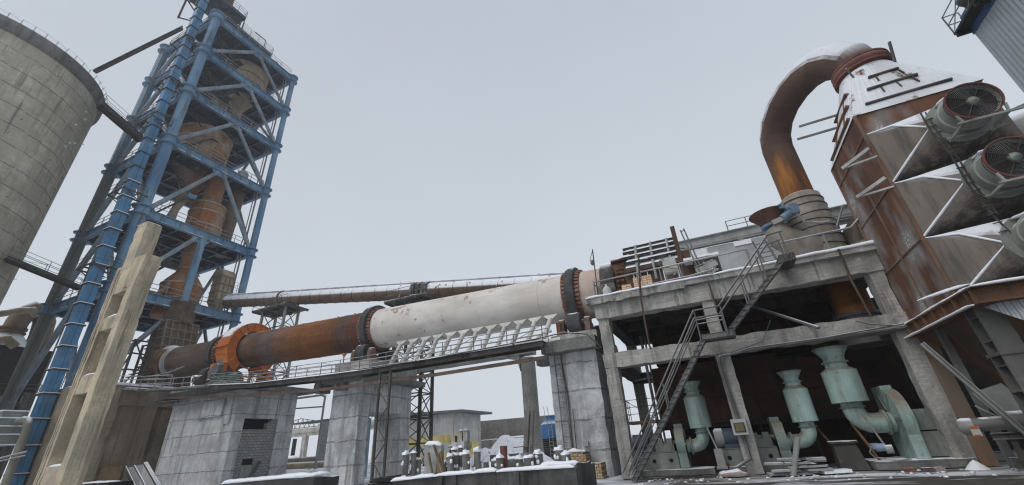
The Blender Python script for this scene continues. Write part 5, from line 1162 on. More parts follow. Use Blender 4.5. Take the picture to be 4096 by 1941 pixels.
for p, q in (((9.2,19.1,15.5),(8.95,18.75,16.0)),((10.75,19.1,15.75),(10.85,18.85,16.75)),((11.3,20.5,15.3),(12.0,20.4,15.9)),((8.9,21,15.2),(7.2,21.2,15.3)),((8.8,21,14.5),(6.9,21.2,14.6)),((10.2,20.9,16.7),(10.4,21.4,17.2))): MB().beam(p, q, .07, .1).obj('bar', STEEL, gc)
m = MB()
for z in (11.3, 9.9):
    for y in (18.1,): MB().beam((X0-.1,y-.15,z),(X0-.95,y+.5,z-.25),.13,.13).beam((X0-.02,y-.2,z-.45),(X0-.95,y+.5,z-.25),.07,.07).obj('bracket', SNOWY, gc)
m.beam((X0-.02,Y0-.03,ZB),(X0-.02,Y0-.03,ZT),.1,.1); m.beam((X0-.02,Y1,ZB),(X0-.02,Y1,ZT),.1,.1); m.beam((X0-.02,20.0,ZB),(X0-.02,20.0,ZT),.06,.06)
for z in (7.33,9.63,11.96): m.beam((X0-.02,Y0,z),(X0-.02,Y1,z),.05,.05)
m.obj('edge_angle', FILT, gc)
def cone_fan(zc, zb, zt):
    n = 32; rg0, rg1 = [], []
    for i in range(n):
        a = math.pi/4+2*math.pi*i/n; ca, sa = math.cos(a), math.sin(a); k = 1/max(abs(ca), abs(sa))
        rg0.append(V((10+2.0*ca*k, 18.0-.005, (zb+zt)/2+(zt-zb)/2*sa*k))); rg1.append(V((10+.8*ca, 16.75, zc+.8*sa)))
    m = MB(); q = n//4; cs = [rg0[i*q] for i in range(4)]
    for k in range(4):
        for i in range(q): a_, b_ = rg1[(k*q-q//2+i) % n], rg1[(k*q-q//2+i+1) % n]; m.add([cs[k], a_, b_], [(0, 1, 2)])
        m.add([cs[k], cs[(k+1) % 4], rg1[(k*q+q//2) % n]], [(0, 2, 1)])
    c = m.obj('fan_cone', STEEP2, gc)
    m = MB(); m.lathe([(.80,0),(.86,0),(.86,.1),(.66,.1)], (10,16.78,zc), (0,-1,0), 32, sharp=True)
    m.lathe([(.66,.1),(.64,.95),(.70,1.0),(.70,1.06)], (10,16.78,zc), (0,-1,0), 48, cap=False); m.lathe([(.645,0),(.70,.01),(.70,.06),(.645,.07)], (10,16.35,zc), (0,-1,0), 48, cap=False); fb = m.obj('fan_barrel', FANP, gc)
    MB().lathe([(.67,1.02),(.71,1.02),(.71,1.1),(.67,1.1)], (10,16.78,zc), (0,-1,0), 40, sharp=True, cap=False).obj('red_rim', rust('fan rim %d' % int(zc), ((.10,.04,.038),(.16,.055,.05),(.22,.10,.09)), snow=.4), fb)
    MB().lathe([(.66,.86),(.001,.86)], (10,16.78,zc), (0,-1,0), 32, cap=False).obj('dark_inside', SOOT, fb)
    m = MB()
    for i in range(8): a = 2*math.pi*i/8+.2; m.beam((10+.15*math.cos(a),15.68,zc+.15*math.sin(a)),(10+.69*math.cos(a),15.68,zc+.69*math.sin(a)),.02,.02,(0,1,0))
    for k in range(11): m.ring((10,15.70,zc), (0,1,0), .2+.045*k, .006, 32, 4)
    m.obj('guard', STEEL_DK, fb); MB().lathe([(.16,0),(.17,.06),(.1,.1),(.03,.16)], (10,15.78,zc), (0,-1,0), 24).obj('hub', MINT_D, fb)
    m = MB()
    for x in (9.45,10.55): m.beam((x,16.7,zc-.75),(x,15.7,zc-.72),.07,.07); m.beam((x,15.7,zc-.72),(x+(.06 if x > 10 else -.06),15.72,zc-.4),.06,.06)
    m.beam((9.3,15.7,zc-.72),(10.9,15.7,zc-.72),.07,.07); m.beam((9.3,16.5,zc-.75),(10.9,16.5,zc-.75),.07,.07); m.beam((10.55,15.7,zc-.72),(11.6,16.3,zc-.25),.05,.05); m.obj('cradle', FANP, fb)
    m = MB(); snow_strip(m, (10.02,16.15,zc+.66), (9.98,16.75,zc+.72), .75, .1, zc, .15)
    m.path([V((X0+.02,17.97,zt)), V((X0+.62,17.35,zt-.27)), V((X0+1.22,16.74,zc+.02))], [.02,.045,.03], 6); m.path([V((X0+.02,17.97,zb)), V((X0+.62,17.35,zb+.6)), V((X0+1.2,16.76,zc+.0))], [.04,.05,.02], 6)
    m.obj('snow_line', SNOW, fb)
STEEP2 = steep_snow('snowed cone', (.15,.128,.11))
for zc, zb, zt in ((10.84,9.65,11.95),(8.55,7.35,9.6),(6.25,5.05,7.3)): cone_fan(zc, zb, zt)
MB().hexa([(9.6,19.4,1.6),(10.4,19.4,1.6),(10.4,20.4,1.6),(9.6,20.4,1.6),(X0,Y0,ZB),(X1,Y0,ZB),(X1,Y1,ZB),(X0,Y1,ZB)]).obj('hopper', FILTD, gc)
m = MB(); m.path([(9.2,16.7,11.6),(9.1,16.6,10.6),(9.2,16.6,9.6),(9.15,16.6,8.3),(9.3,16.7,7.2),(9.5,16.7,6.0)], .03, 5); m.path([(9.35,16.75,11.5),(9.25,16.6,10.5),(9.35,16.65,9.5),(9.3,16.65,8.3),(9.45,16.75,7.2)], .025, 5)
for k in range(16): m.tube((9.13,16.62,6.6+.3*k),(9.38,16.66,6.65+.3*k),.02,n=4)
cm = m.obj('cable_tray', STEEL_DK, gc)
# frame under it
sf = thing('steel_trestle', 'heavy rusty beam frame on grey and brown legs carrying the gas cooler', 'frame', (10, 20, 0))
m = MB(); m.ibeam((7.85,23.0,4.85),(7.85,16.55,4.82),.52,.32,.05); m.ibeam((7.7,16.6,4.82),(12.5,16.6,4.8),.52,.32,.05); m.ibeam((7.85,22.9,4.85),(12.5,22.9,4.85),.52,.32,.05)
for k in range(8): y = 22.5-.8*k; m.box(7.7,8.0,y-.02,y+.02,4.62,5.06)
m.obj('ring_beam', BROWN, sf)
MB().beam((8.25,22.25,0),(8.25,22.25,4.6),.5,.55,(0,1,0)).obj('leg', rust('tan leg rust', ((.12,.065,.04),(.20,.105,.06),(.25,.14,.085)), snow=.2, dusty=(.2,.16,.13)), sf)
m = MB(); m.ibeam((8.25,17.45,0),(8.15,17.45,4.58),.62,.6,.06,(0,1,0))
for k in range(6): m.box(7.9,8.5,17.15,17.75,.7+.72*k,.73+.72*k)
m.box(7.85,8.6,17.1,17.85,3.15,3.25); m.obj('leg', paint('leg grey', (.13,.13,.12), amt=.6, grime=.6), sf)
MB().ibeam((12.0,17.45,0),(12.0,17.45,4.6),.5,.5,.05,(0,1,0)).obj('leg', STEEL_DK, sf); MB().ibeam((12,22.3,0),(12,22.3,4.6),.5,.5,.05,(0,1,0)).obj('leg', STEEL_DK, sf); MB().beam((8.3,20.6,0),(8.2,20.6,4.6),.2,.2,(0,1,0)).obj('post', STEEL, sf)
m = MB(); snow_strip(m, (7.85,22.8,5.1), (7.85,16.5,5.08), .3, .08, 1, .25); snow_strip(m, (7.7,16.5,5.08), (12.4,16.5,5.06), .3, .08, 2, .25); snow_strip(m, (7.62,22.8,4.6),(7.62,16.6,4.57), .12,.05,3,.3); snow_strip(m, (7.3,18.7,5.35),(8.3,17.6,5.4),.14,.06,5,.25); m.obj('snow_edge', SNOW, sf)
tag(MB().ibeam((6.9,18.9,3.95),(8.25,18.6,.75),.14,.24,.03).beam((7.55,19.2,1.9),(8.2,19,1.25),.05,.05).obj('steel_angle', STEEL_L), 'long pale steel angle leaning across the cooler legs at the right', 'beam')
cv = thing('screw_drive', 'grey conveyor drive with motor on a steel bracket between the cooler legs', 'motor', (8, 19, 1))
m = MB(); m.tube((7.15,19.2,1.35),(9.6,18.6,1.4),.2,n=16); m.lathe([(.3,0),(.3,.55)], (7.95,19.05,1.38), (1,-.26,0), 18); m.obj('gear_tube', paint('drive grey', (.16,.16,.15), amt=.4, grime=.5), cv)
m = MB(); m.ibeam((7.5,19.05,1.0),(9.6,18.5,1.0),.2,.2,.03); m.beam((7.9,18.95,0),(7.9,18.95,1.0),.12,.12); m.obj('bracket', STEEL_DK, cv)
m = MB(); m.lathe([(.12,0),(.22,.06),(.25,.16),(.25,.36)], (6.9,19.27,1.32), (1,-.26,0), 16); m.obj('motor_cap', STEEL_L, cv)
MB().box(7.05,7.27,18.93,18.96,1.04,1.32).obj('white_sticker', WHITEP, cv); MB().box(7.04,7.28,18.915,18.932,1.26,1.33).box(7.07,7.22,18.915,18.932,1.04,1.09).obj('orange_stripe', ORANGE, cv)
t = thing('trough', 'rusty brown trough with snow on its rim at the bottom right corner', 'trough', (8.4,17.6,0)); m = MB(); m.hexa([(8.5,17.2,.1),(9.6,17.2,.1),(9.6,18,.1),(8.5,18,.1),(8.15,17.0,1.1),(9.8,17.0,1.1),(9.8,18.2,1.1),(8.15,18.2,1.1)]); m.obj('shell', BROWN, t)
m = MB(); snow_strip(m,(8.15,17.05,1.1),(9.7,17.05,1.1),.3,.09,2,.25); m.lump((8.6,17.6,1.1),.4,.4,.3,3); m.obj('snow_cap', SNOW, t)
tag(MB().beam((8.9,18.4,.02),(8.2,19.6,2.4),.9,.04,(0,-1,.3)).obj('loose_sheet', STEEL_L), 'bent pale sheet of metal leaning behind the grey cooler leg', 'sheet')
CORR_W = corr('snowed corrugated sheet', (.62,.645,.69), 'X', .16)
m = MB(); q = [V((8.0,16.9,4.5)),V((9.9,16.6,4.78)),V((10.8,15.8,2.7)),V((9.0,16.6,3.55))]; m.prism(q, (0,.05,.03)); tag(m.obj('canopy_sheet', CORR_W), 'pale snow streaked corrugated sheet hanging beside the grey cooler leg', 'sheet')
tag(MB().lathe([(1.35,0),(1.35,5.5)], (13.4,21.6,11.4), (1,-.15,.1), 32).obj('dust_pipe', rust('grey dust pipe', ((.2,.2,.2),(.27,.27,.27),(.32,.32,.32)), snow=1.0)), 'wide snow covered pipe behind the fans at the right picture edge', 'pipe')

# clad building at the top right
cl = thing('clad_building', 'tall grey corrugated building with blue band and a balcony in the top right corner', 'building', (20, 22, 0))
K = 1.6
MB().box(11.33*K,11.33*K+9,6,16.0*K,0,13.0*K).obj('wall', corr('grey corrugated cladding', (.34,.37,.39), 'Y', .28), cl)
MB().box(11.33*K-.03,11.33*K+9.1,5.9,16.03*K,13.0*K,13.9*K).obj('blue_band', paint('blue band', (.025,.06,.14), amt=.1, grime=.2), cl)
m = MB(); m.box(10.93*K,11.36*K,6,16.1*K,13.28*K,13.36*K)
for k in range(9): m.box(10.93*K,11.4*K,16.05*K-2*k-.1,16.05*K-2*k,13.12*K,13.28*K)
m.obj('balcony_deck', SOOT, cl)
m = MB(); rail(m, [(11.4*K,16.08*K,13.36*K),(10.95*K,16.08*K,13.36*K),(10.95*K,7,13.36*K)], 1.35, 1.6, (.5,), .035, 5)
for k in range(5): m.tube((10.95*K,16.0*K-1.6*k,13.4*K),(10.95*K,16.0*K-1.6*(k+1),13.4*K+1.3),.025,n=4)
m.obj('railing', GALV, cl)
MB().tube((11.05*K,15.1*K,13.75*K),(11.05*K,14.6*K,13.75*K),.38,n=18).box(11.0*K,11.25*K,14.6*K,15.2*K,13.36*K,13.55*K).tube((11.1*K,15.0*K,14.15*K),(11.1*K,14.4*K,14.15*K),.28,n=14).obj('motor', STEEL_DK, cl)

# ================================================================ left edge, low
t = thing('dust_elbow', 'big snow dusted brown pipe elbow over a white cone, far left', 'pipe', (-85,23,9))
MB().path([(-85,22.6,19.5),(-85,22.7,21.5),(-85.0,23.0,22.6),(-85,23.7,23.4),(-85,24.7,23.2),(-85,25.3,22.0),(-85.0,25.5,20),(-85,25.5,9)], 1.15, 20).obj('bend', rust('elbow rust', ((.10,.08,.065),(.16,.12,.09),(.2,.13,.09)), snow=1.0), t)
MB().lathe([(2.6,-1.6),(1.25,.2),(1.3,.5)], (-85,22.6,19.4), n=28).obj('cone', STEEP2, t); MB().lathe([(1.28,0),(1.4,0),(1.4,.3),(1.28,.3)], (-85,22.6,20.3), n=24).obj('flange', BROWN, t); MB().lathe([(1.28,0),(1.4,0),(1.4,.2),(1.28,.2)], (-85,22.6,19.8), n=24).obj('flange', BROWN, t)
MB().box(-87,-83,19,27,8,17.8).obj('dark_casing', SOOT, t)
tag(MB().path([(-80,18.2,20.2),(-80,21,21.7),(-80,22.2,22.1),(-80.5,22.9,21.6)],.42,14).obj('slanted_pipe', CYC3), 'pale slanting pipe running into the snowy elbow from the left edge', 'pipe')
tag(MB().path([(-80,19.3,15.5),(-80,20.2,17.6),(-80,21.2,18.0),(-80,22.2,17.2)],.5,14).obj('low_bend', CYC3), 'grey snow topped pipe bend below the white cone at the left edge', 'pipe')
lb_ = thing('low_building', 'dark grey low building with pilasters behind the blue casing at the left edge', 'building', (-77,22,0))
MB().rbox(-85,-75.6,14,24.6,0,10.2,1.5,.02).rbox(-75.6,-75.1,21.6,22.9,0,10.9,1.2,.02).rbox(-75.6,-75.1,23.4,24.3,0,11.2,1.2,.02).obj('wall', CONC_DK, lb_)
m = MB(); rail(m, [(-75.3,19,10.9),(-75.3,26,11.3)], 1, 1.5, (.5,), .04, 5); m.beam((-75.2,18,10.6),(-75.2,26,11.1),.2,.25); m.obj('railing', STEEL_DK, lb_)
pb_ = thing('ribbed_box', 'grey green ribbed steel box with snow on each rib at the left edge', 'box', (-53,15.5,0)); m = MB(); m.box(-56,-51.2,15.2,16.6,4.2,6.7); m.obj('casing', GREYGREEN, pb_)
m = MB()
for z in (4.25,5.0,5.6,6.2,6.72): m.box(-56,-51.1,15.1,16.7,z-.03,z+.06); 
m.obj('snowy_rib', SNOW, pb_); m = MB()
for x in (-55.5,-54,-52.6): MB().box(x-.05,x+.05,15.12,15.2,4.2,6.7).obj('upright_rib', GREYGREEN, pb_)
for x in (-55,-51.5):
    for y in (15.4,16.4): MB().beam((x,y,0),(x,y,4.2),.15,.15).obj('leg', STEEL_DK, pb_)
tag(MB().path([(-51.5,16.2,5.85),(-50.2,16.2,6.0),(-49.4,16.2,5.9),(-49.0,16.2,5.3),(-48.6,16.2,0)],.26,14).obj('vent_pipe', paint('olive pipe', (.20,.195,.15), amt=.3, snow=1.0, grime=.5)), 'olive grey upright pipe with snowy elbow left of the blue casing', 'pipe')
tag(MB().tube((-50.6,15.6,3.2),(-46.8,16,3.55),.07,n=6).tube((-50.6,15.6,3.0),(-46.8,16,3.3),.05,n=6).obj('guard_bar', GALV), 'snowy guard bars crossing the foot of the blue casing', 'bar')
# ================================================================ middle distance
fw = MB(); fw.hexa([(-62,76,1.0),(-16,74.5,1.0),(-16,74.9,1.0),(-62,76.4,1.0),(-62,76,6.75),(-16,74.5,6.3),(-16,74.9,6.3),(-62,76.4,6.75)])
pw = thing('boundary_wall', 'long plain grey brown concrete wall across the background', 'wall', (-40,75,0)); fw.obj('wall', concrete('boundary concrete', (.21,.20,.185), snow=0, stain=.25), pw)
MB().box(-50,-16,72.6,73,0,3.15).obj('lower_wall', CONC, pw); m = MB(); snow_strip(m, (-50,72.8,3.12), (-16,72.8,3.12), .5, .12, 1, .8); snow_strip(m, (-36,72.9,3.2), (-31,72.9,3.2), .8, .25, 2, .6); m.obj('snow_cap', SNOW, pw)
bh = thing('block_house', 'pale whitewashed building with overhanging flat roof behind the lattice mast', 'building', (-41,60,0))
MB().box(-52,-37.2,60,68,0,7.15).obj('wall', concrete('whitewash', (.60,.59,.56), snow=0, stain=.4, warm=(.52,.51,.48)), bh); MB().hexa([(-52.5,59,7.6),(-35.4,59,7.05),(-35.4,69,7.05),(-52.5,69,7.6),(-52.5,59,7.95),(-35.4,59,7.4),(-35.4,69,7.4),(-52.5,69,7.95)]).obj('roof', STEEL, bh)
tag(MB().box(-49.5,-42.3,45,46,0,6.4).obj('block_hut', masonry('white block', (.42,.43,.43), (.36,.37,.37), (.2,.2,.2), .6, .3, 'X')), 'white block wall glimpsed through the middle pier doorway', 'wall')
tag(MB().box(-31.3,-30.85,33.8,34.2,0,5.0).lump((-31.1,34,5.0),.28,.25,.15,2).obj('blue_post', paint('sky blue post', (.12,.34,.52), amt=.1, snow=.3)), 'sky blue board glimpsed through the middle pier doorway', 'board')
tag(MB().beam((-31.9,33.5,0),(-31.9,33.5,3.2),.08,.08).beam((-33,33.5,0),(-33,33.5,3.2),.08,.08).beam((-33,33.5,3.2),(-31.9,33.5,3.2),.08,.08).beam((-33,33.5,2.2),(-31.9,33.5,3.2),.06,.06).obj('gate', STEEL_DK), 'thin dark metal frame beside the blue board in the doorway', 'frame')
YEL = paint('faded yellow', (.70,.57,.22), wear=(.3,.2,.1), amt=.15, snow=.7, grime=.3)
ex = thing('mobile_crane', 'faded yellow mobile crane with cab and folded boom in the snow', 'crane', (-32,48,0))
MB().hexa([(-38.5,48,2.4),(-31.05,48,2.65),(-31.05,49,2.65),(-38.5,49,2.4),(-38.5,48,3.45),(-31.05,48,3.55),(-31.05,49,3.55),(-38.5,49,3.45)]).obj('boom', YEL, ex)
MB().hexa([(-29.9,47.8,1.7),(-28.9,47.8,1.7),(-28.9,49.4,1.7),(-29.9,49.4,1.7),(-29.9,47.8,3.6),(-29.1,47.8,3.6),(-29.1,49.4,3.6),(-29.9,49.4,3.6)]).obj('cab', YEL, ex)
MB().box(-29.75,-29.45,47.77,47.8,2.4,3.35).box(-29.35,-29.12,47.77,47.8,2.4,3.35).obj('cab_window', SOOT, ex)
m = MB(); m.box(-28.9,-27.2,47.9,49.4,1.35,2.62); m.box(-36.5,-27,47.8,49.4,.95,1.5); m.obj('engine_box', YEL, ex); m = MB()
for k in range(5): m.box(-28.0,-27.5,47.87,47.9,1.9+.13*k,1.96+.13*k)
m.obj('grille', SOOT, ex)
for x in (-35.5,-33.8,-29.6,-28.1): MB().tube((x,47.7,.55),(x,48.2,.55),.55,n=20).obj('wheel', SOOT, ex)
ct = thing('cooling_tower', 'round blue cooling tower with snowy shoulder and ladder beside the right pier', 'cooling tower', (-16.2,45,0))
MB().lathe([(1.35,2.25),(1.35,3.5),(1.25,3.65)], (-16.4,46,0), n=32).lathe([(1.25,3.65),(.75,4.05),(.72,4.4),(.78,4.42)], (-16.4,46,0), n=32).obj('drum', paint('cooling blue', (.05,.16,.34), amt=.15, snow=1.0, grime=.3), ct)
m = MB()
for k in range(6): m.lathe([(1.3,0),(1.42,.1)], (-16.4,46,1.05+.2*k), n=28, cap=False)
m.obj('louvre', STEEL, ct); MB().lathe([(1.15,0),(1.15,2.25)], (-16.4,46,0), n=24).obj('base', SOOT, ct)
m = MB()
for x in (-16.35,-15.95): m.path([(x,44.5,.3),(x,44.5,3.6),(x-.45,45.1,4.4),(x-.55,45.1,5.4)], .03, 5)
for k in range(9): m.tube((-16.35,44.5,.5+.36*k),(-15.95,44.5,.5+.36*k),.025,n=4)
m.obj('ladder', STEEL_L, ct)
def mound(name, label, cx, cy, rx, ry, h, sd, rocks, kind_=None):
    vs, fs = [], []; n = 34
    for j in range(n+1):
        for i in range(n+1):
            u, v = 2*i/n-1, 2*j/n-1; r = math.hypot(u, v); p = V((cx+u*rx, cy+v*ry, 0))
            z = h*max(0, 1-r**1.6)*(1+.5*noise.noise(p*.5+V((sd,0,0))))+.16*noise.noise(p*1.9)*(1 if r < 1 else 0)+.12*abs(noise.noise(p*4.1))*(r < .95)
            vs.append((p.x, p.y, z-.05))
    fs = [(j*(n+1)+i, j*(n+1)+i+1, (j+1)*(n+1)+i+1, (j+1)*(n+1)+i) for j in range(n) for i in range(n)]
    m = Mat(name+str(sd), .9); z = m.nz(); f = m.math('MULTIPLY', m.rng(z, .35, .6), m.rng(m.noise(3.4, 6, None, .65), .36, .41)); c = m.mix(f, m.mix(m.noise(3, 5), (.06,.06,.065), (.2,.2,.2)), (.79,.81,.855)); m.bump(m.noise(5, 6), .6, .08)
    o = kind(MB().add(vs, fs, True).obj(name, m.done(c)))
    rnd = random.Random(sd); k = MB()
    for q in range(rocks):
        a, b_ = rnd.uniform(-.8,.8), rnd.uniform(-.9,.3); r = math.hypot(a, b_)
        if r > .95: continue
        s = rnd.uniform(.07,.17); k.lump((cx+a*rx, cy+b_*ry, h*max(0,1-r**1.6)*.95), s*1.3, s, s*.8, q, 7, 4, .45, False)
    if rocks: kind(k.obj('rubble', RUBC), 'stuff')
mound('snow_heap', '', -19.4, 41, 4.6, 5, 2.5, 3, 9); mound('snow_bank', '', -30, 58, 12, 4, 1.2, 4, 8); mound('rubble_bank', '', -62, 52, 14, 7, 2.2, 6, 70); mound('snow_hummock', '', -16, 30, 3.0, 3, .8, 8, 20)
SHEDC = concrete('shed concrete', (.46,.44,.40), snow=.5, stain=.5)
# shed frame and bare trees seen left of the middle pier
sh = thing('shed_frame', 'old concrete post and beam shed frame with open lattice roof trusses in the distance', 'shed', (-80,70,0))
for x in (-88,-80.8,-74,-67): MB().box(x-.5,x+.5,69.6,70.5,0,6.6).obj('column', SHEDC, sh)
m = MB(); m.box(-92,-62,69.6,70.4,6.6,8.1); m.box(-92,-62,69.45,69.6,7.2,7.5); m.obj('beam', SHEDC, sh)
m = MB()
for x0, x1 in ((-90,-76),(-76,-62)):
    m.beam((x0,70,8.3),(x1,70,8.3),.12,.12); m.beam((x0,70,9.0),((x0+x1)/2,70,10.2),.12,.12); m.beam(((x0+x1)/2,70,10.2),(x1,70,9.0),.12,.12)
    for k in range(10): x = x0+(x1-x0)*k/10; d_ = (x1-x0)/10; zt = 9.0+1.2*(1-abs(k-5)/5); m.beam((x,70,8.3),(x+d_/2,70,zt),.07,.07); m.beam((x+d_/2,70,zt),(x+d_,70,8.3),.07,.07)
for k in range(12): m.beam((-92,71+k*.9,9.4+.06*k),(-76,71+k*.9,9.6+.06*k),.08,.1)
m.obj('truss', STEEL_DK, sh)
MB().box(-83.5,-82.6,69.2,69.5,3,6.2).obj('board', SOOT, sh)
def bare_tree(x, y, h, sd):
    rnd = random.Random(sd); t = thing('bare_tree', TL[sd % len(TL)], 'tree', (x,y,0), 'bare poplars behind the shed frame'); m = MB(); m.path([(x,y,0),(x+.1,y,h*.5),(x,y,h)], [.22,.14,.03], 6); m.obj('trunk', BARK, t); m = MB()
    for k in range(46):
        z = h*(.12+.85*rnd.random()); a = rnd.uniform(0, 6.28); l = (h-z)*.22+.5; p = V((x,y,z)); q = p+V((math.cos(a)*l*.4, math.sin(a)*l*.4, l)); m.path([p, p.lerp(q,.5)+V((math.cos(a)*.15,math.sin(a)*.15,-.1)), q], [.05,.035,.012], 4)
        for j in range(2): r = p.lerp(q, .4+.3*j); m.path([r, r+V((rnd.uniform(-.4,.4),rnd.uniform(-.4,.4),rnd.uniform(.4,.9)))], [.025,.01], 3)
    m.obj('crown', BARK, t)
BARK = concrete('bark', (.13,.115,.10), snow=0, stain=.2)
TL = ['slender bare grey poplar among several behind the shed frame']
for i, (x, y, h) in enumerate([(-84.5,78,7.2),(-82.3,80,7.6),(-79.5,79,7.4),(-77.8,81,7.9),(-75.4,79,7.0),(-73.2,80,7.3),(-71,82,7.5)]): bare_tree(x, y, h, i)
gp = thing('pipe_portal', 'thin grey pipe portal with one post between the left and middle piers', 'pipe', (-44,40,0))
MB().path([(-52,40,9.05),(-44.4,40,9.0),(-43.75,40,8.75),(-43.8,40,8.2),(-43.9,40,0)], .13, 8).tube((-52,40,7.95),(-43.8,40,7.6),.09,n=8).path([(-45.3,40,9.05),(-45.3,40,9.35),(-45.1,40,9.4)], .04, 5).obj('pipe', STEEL_L, gp)
tag(MB().tube((-58,42,1.35),(-40,41,1.2),.38,n=14).obj('yellow_pipe', paint('pale yellow pipe', (.45,.38,.24), amt=.2, snow=1.0)), 'pale yellow pipe lying in the snow beyond the left pier', 'pipe')
tag(MB().tube((-58,46,1.9),(-42,45,1.9),.35,n=14).obj('grey_pipe', CYC3), 'snow covered pale pipe lying behind the yellow pipe', 'pipe')
m = MB(); snow_strip(m, (-50,38,.0), (-36,36,.0), 2.4, .8, 9, .5); kind(m.obj('snow_ridge', SNOW))

# ================================================================ foreground foundation with anchor stubs
fd = thing('foundation_block', 'low dark concrete machine foundation with thick snow and rows of stubs', 'foundation', (-9.5,18.6,0))
m = MB(); m.hexa([(-14.25,17.5,0),(-8.85,17.5,0),(-8.85,20.0,0),(-14.0,20.6,0),(-14.25,17.5,.62),(-8.85,17.5,.80),(-8.85,20,.80),(-14.0,20.6,.66)]); m.rbox(-8.85,-5.42,17.45,20.2,0,.80,.35,.03,3); m.rbox(-5.44,-5.38,17.5,19.5,0,.9,.3,.03)
for x in (-11.6,-10.9,-7.95): m.rbox(x-.12,x+.12,17.38,17.5,0,.72,.3,.02)
m.obj('block', RUBC, fd)
m = MB(); pl_ = [(-14.3,17.6,.58),(-12,17.6,.70),(-10,17.6,.76),(-8.9,17.6,.79)]
for a, b_ in zip(pl_, pl_[1:]): snow_strip(m, a, b_, .42, .13, a[0], .16)
snow_strip(m, (-8.85,17.55,.77), (-5.5,17.55,.80), .36, .12, 3, .16); snow_strip(m, (-7.0,17.6,.86), (-5.4,17.7,.93), .4, .13, 5, .14)
m.hexa([(-14.2,17.6,.5),(-5.5,17.6,.72),(-5.5,20,.72),(-14,20.4,.5),(-14.2,17.6,.64),(-5.5,17.6,.84),(-5.5,20,.84),(-14,20.4,.68)]); m.obj('snow_cap', SNOW, fd)
STUB = [(1623,1818,1897,.20),(1652,1811,1894,.19),(1671,1837,1894,.22),(1803,1825,1880,.20),(1818,1820,1875,.26),(1842,1822,1878,.19),(1865,1815,1868,.22),(1908,1806,1865,.20),(1938,1848,1868,.24),(1998,1830,1877,.22),(2013,1789,1880,.22),(2078,1835,1875,.24),(2115,1830,1870,.27),(2150,1814,1862,.25),(2234,1800,1862,.23),(2262,1818,1860,.26),(1820,1797,1850,.22),(1845,1790,1835,.17)]
for i, (px, yt, yb_, r) in enumerate(STUB):
    y = 18.0+.35*(i % 3)+(.8 if i > 15 else 0); a, b_ = PY(px, yt, y), PY(px-1, yb_, y); b_.x = a.x; b_.y = a.y
    h_ = a.z-.62; m = MB(); tl = random.uniform(-.05,.05); r *= .74
    if i == 10: m.lathe([(r,0),(r,h_+.02),(r*.9,h_+.05)], (a.x,a.y,.62), (tl,0,1), 16); m.obj('steel_stub', rust('stub rust', ((.07,.035,.03),(.13,.05,.04),(.17,.075,.055)), snow=.5), fd)
    else:
        n_ = 5; prof = [(r*(1+.12*noise.noise(V((i*2.1,k*.8,0)))), h_*k/n_) for k in range(n_+1)]; m.lathe(prof, (a.x,a.y,.62), (tl,.01,1), 14)
        s_ob = m.obj('stub', STUBC, fd); q = MB(); q.lump((a.x+tl*h_,a.y,.6+h_), r*1.15, r*1.15, .09+.09*random.random(), i, 12, 5, .4)
        for k in range(2): an = random.uniform(3.3,6.0); q.lump((a.x+r*.92*math.cos(an), a.y+r*.92*math.sin(an), .66+h_*random.uniform(.1,.85)), .07, .06, random.uniform(.06,.14), k+i, 7, 4, .4, False)
        q.lump((a.x,a.y-.05,.66), r*1.35, r*1.2, .1, i+50, 10, 4, .4); q.obj('snow_cap', SNOW, s_ob)
# snowy debris behind it
jk = thing('concrete_slab', 'broken upright white concrete slab with snow beside the leaning boards', 'slab', (-13.4,19.6,0)); MB().rbox(-13.95,-13.0,19.5,19.8,0,2.0,.25,.06,4).obj('panel', paint('chalk slab', (.42,.42,.42), amt=.4, snow=.8), jk); m = MB(); snow_strip(m, (-13.9,19.6,2.02), (-13.0,19.6,1.92), .35, .16, 2, .12); m.obj('snow_cap', SNOW, jk)
WOOD = rust('old timber', ((.14,.10,.065),(.22,.165,.11),(.30,.23,.16)), snow=.8)
tag(MB().beam((-13.25,19.3,1.98),(-12.65,19.2,.75),.14,.07).obj('timber', WOOD), 'long weathered board leaning right against the broken slab', 'board'); tag(MB().beam((-13.5,19.2,1.65),(-13.2,19.15,.75),.11,.07).obj('timber', WOOD), 'short weathered board propped before the broken slab', 'board')
tag(MB().hexa([(-13.2,19.35,.6),(-12.6,19.3,.6),(-12.6,19.5,.6),(-13.2,19.55,.6),(-13.1,19.4,1.5),(-12.9,19.4,1.7),(-12.9,19.5,1.7),(-13.1,19.5,1.5)]).obj('plywood', WOOD), 'dark triangular sheet of plywood behind the leaning boards', 'board')
tag(MB().beam((-12.85,19.5,.7),(-12.45,19.7,1.8),.1,.12).lump((-12.5,19.7,1.8),.16,.12,.1,2).obj('timber', RUBC), 'snowy post leaning the other way right of the boards', 'board')
t = thing('white_barrier', 'smooth white upright panel with two grey stubs above it in the snow', 'panel', (-12.3,20.2,0)); MB().rbox(-12.75,-12.05,20.2,20.5,0,2.05,.3,.02).obj('panel', paint('barrier white', (.52,.52,.52), amt=.1, snow=.4), t); MB().rbox(-12.65,-12.4,20.6,20.9,1.5,2.55,.3,.02).rbox(-12.33,-12.08,20.6,20.9,1.5,2.55,.3,.02).lump((-12.5,20.7,2.55),.16,.16,.1,2).lump((-12.2,20.7,2.55),.16,.16,.1,4).obj('grey_stub', CONC, t)
tag(MB().lump((-10.2,20.8,.5),.5,.4,1.0,2,14,10,.3).lump((-9.7,20.6,.5),.4,.3,.75,4,12,9,.3).lump((-10.6,20.7,.5),.35,.3,.65,9,12,9,.3).obj('snowy_lump', SNOW), 'tall lump of snow covered concrete behind the middle stubs', 'rubble')
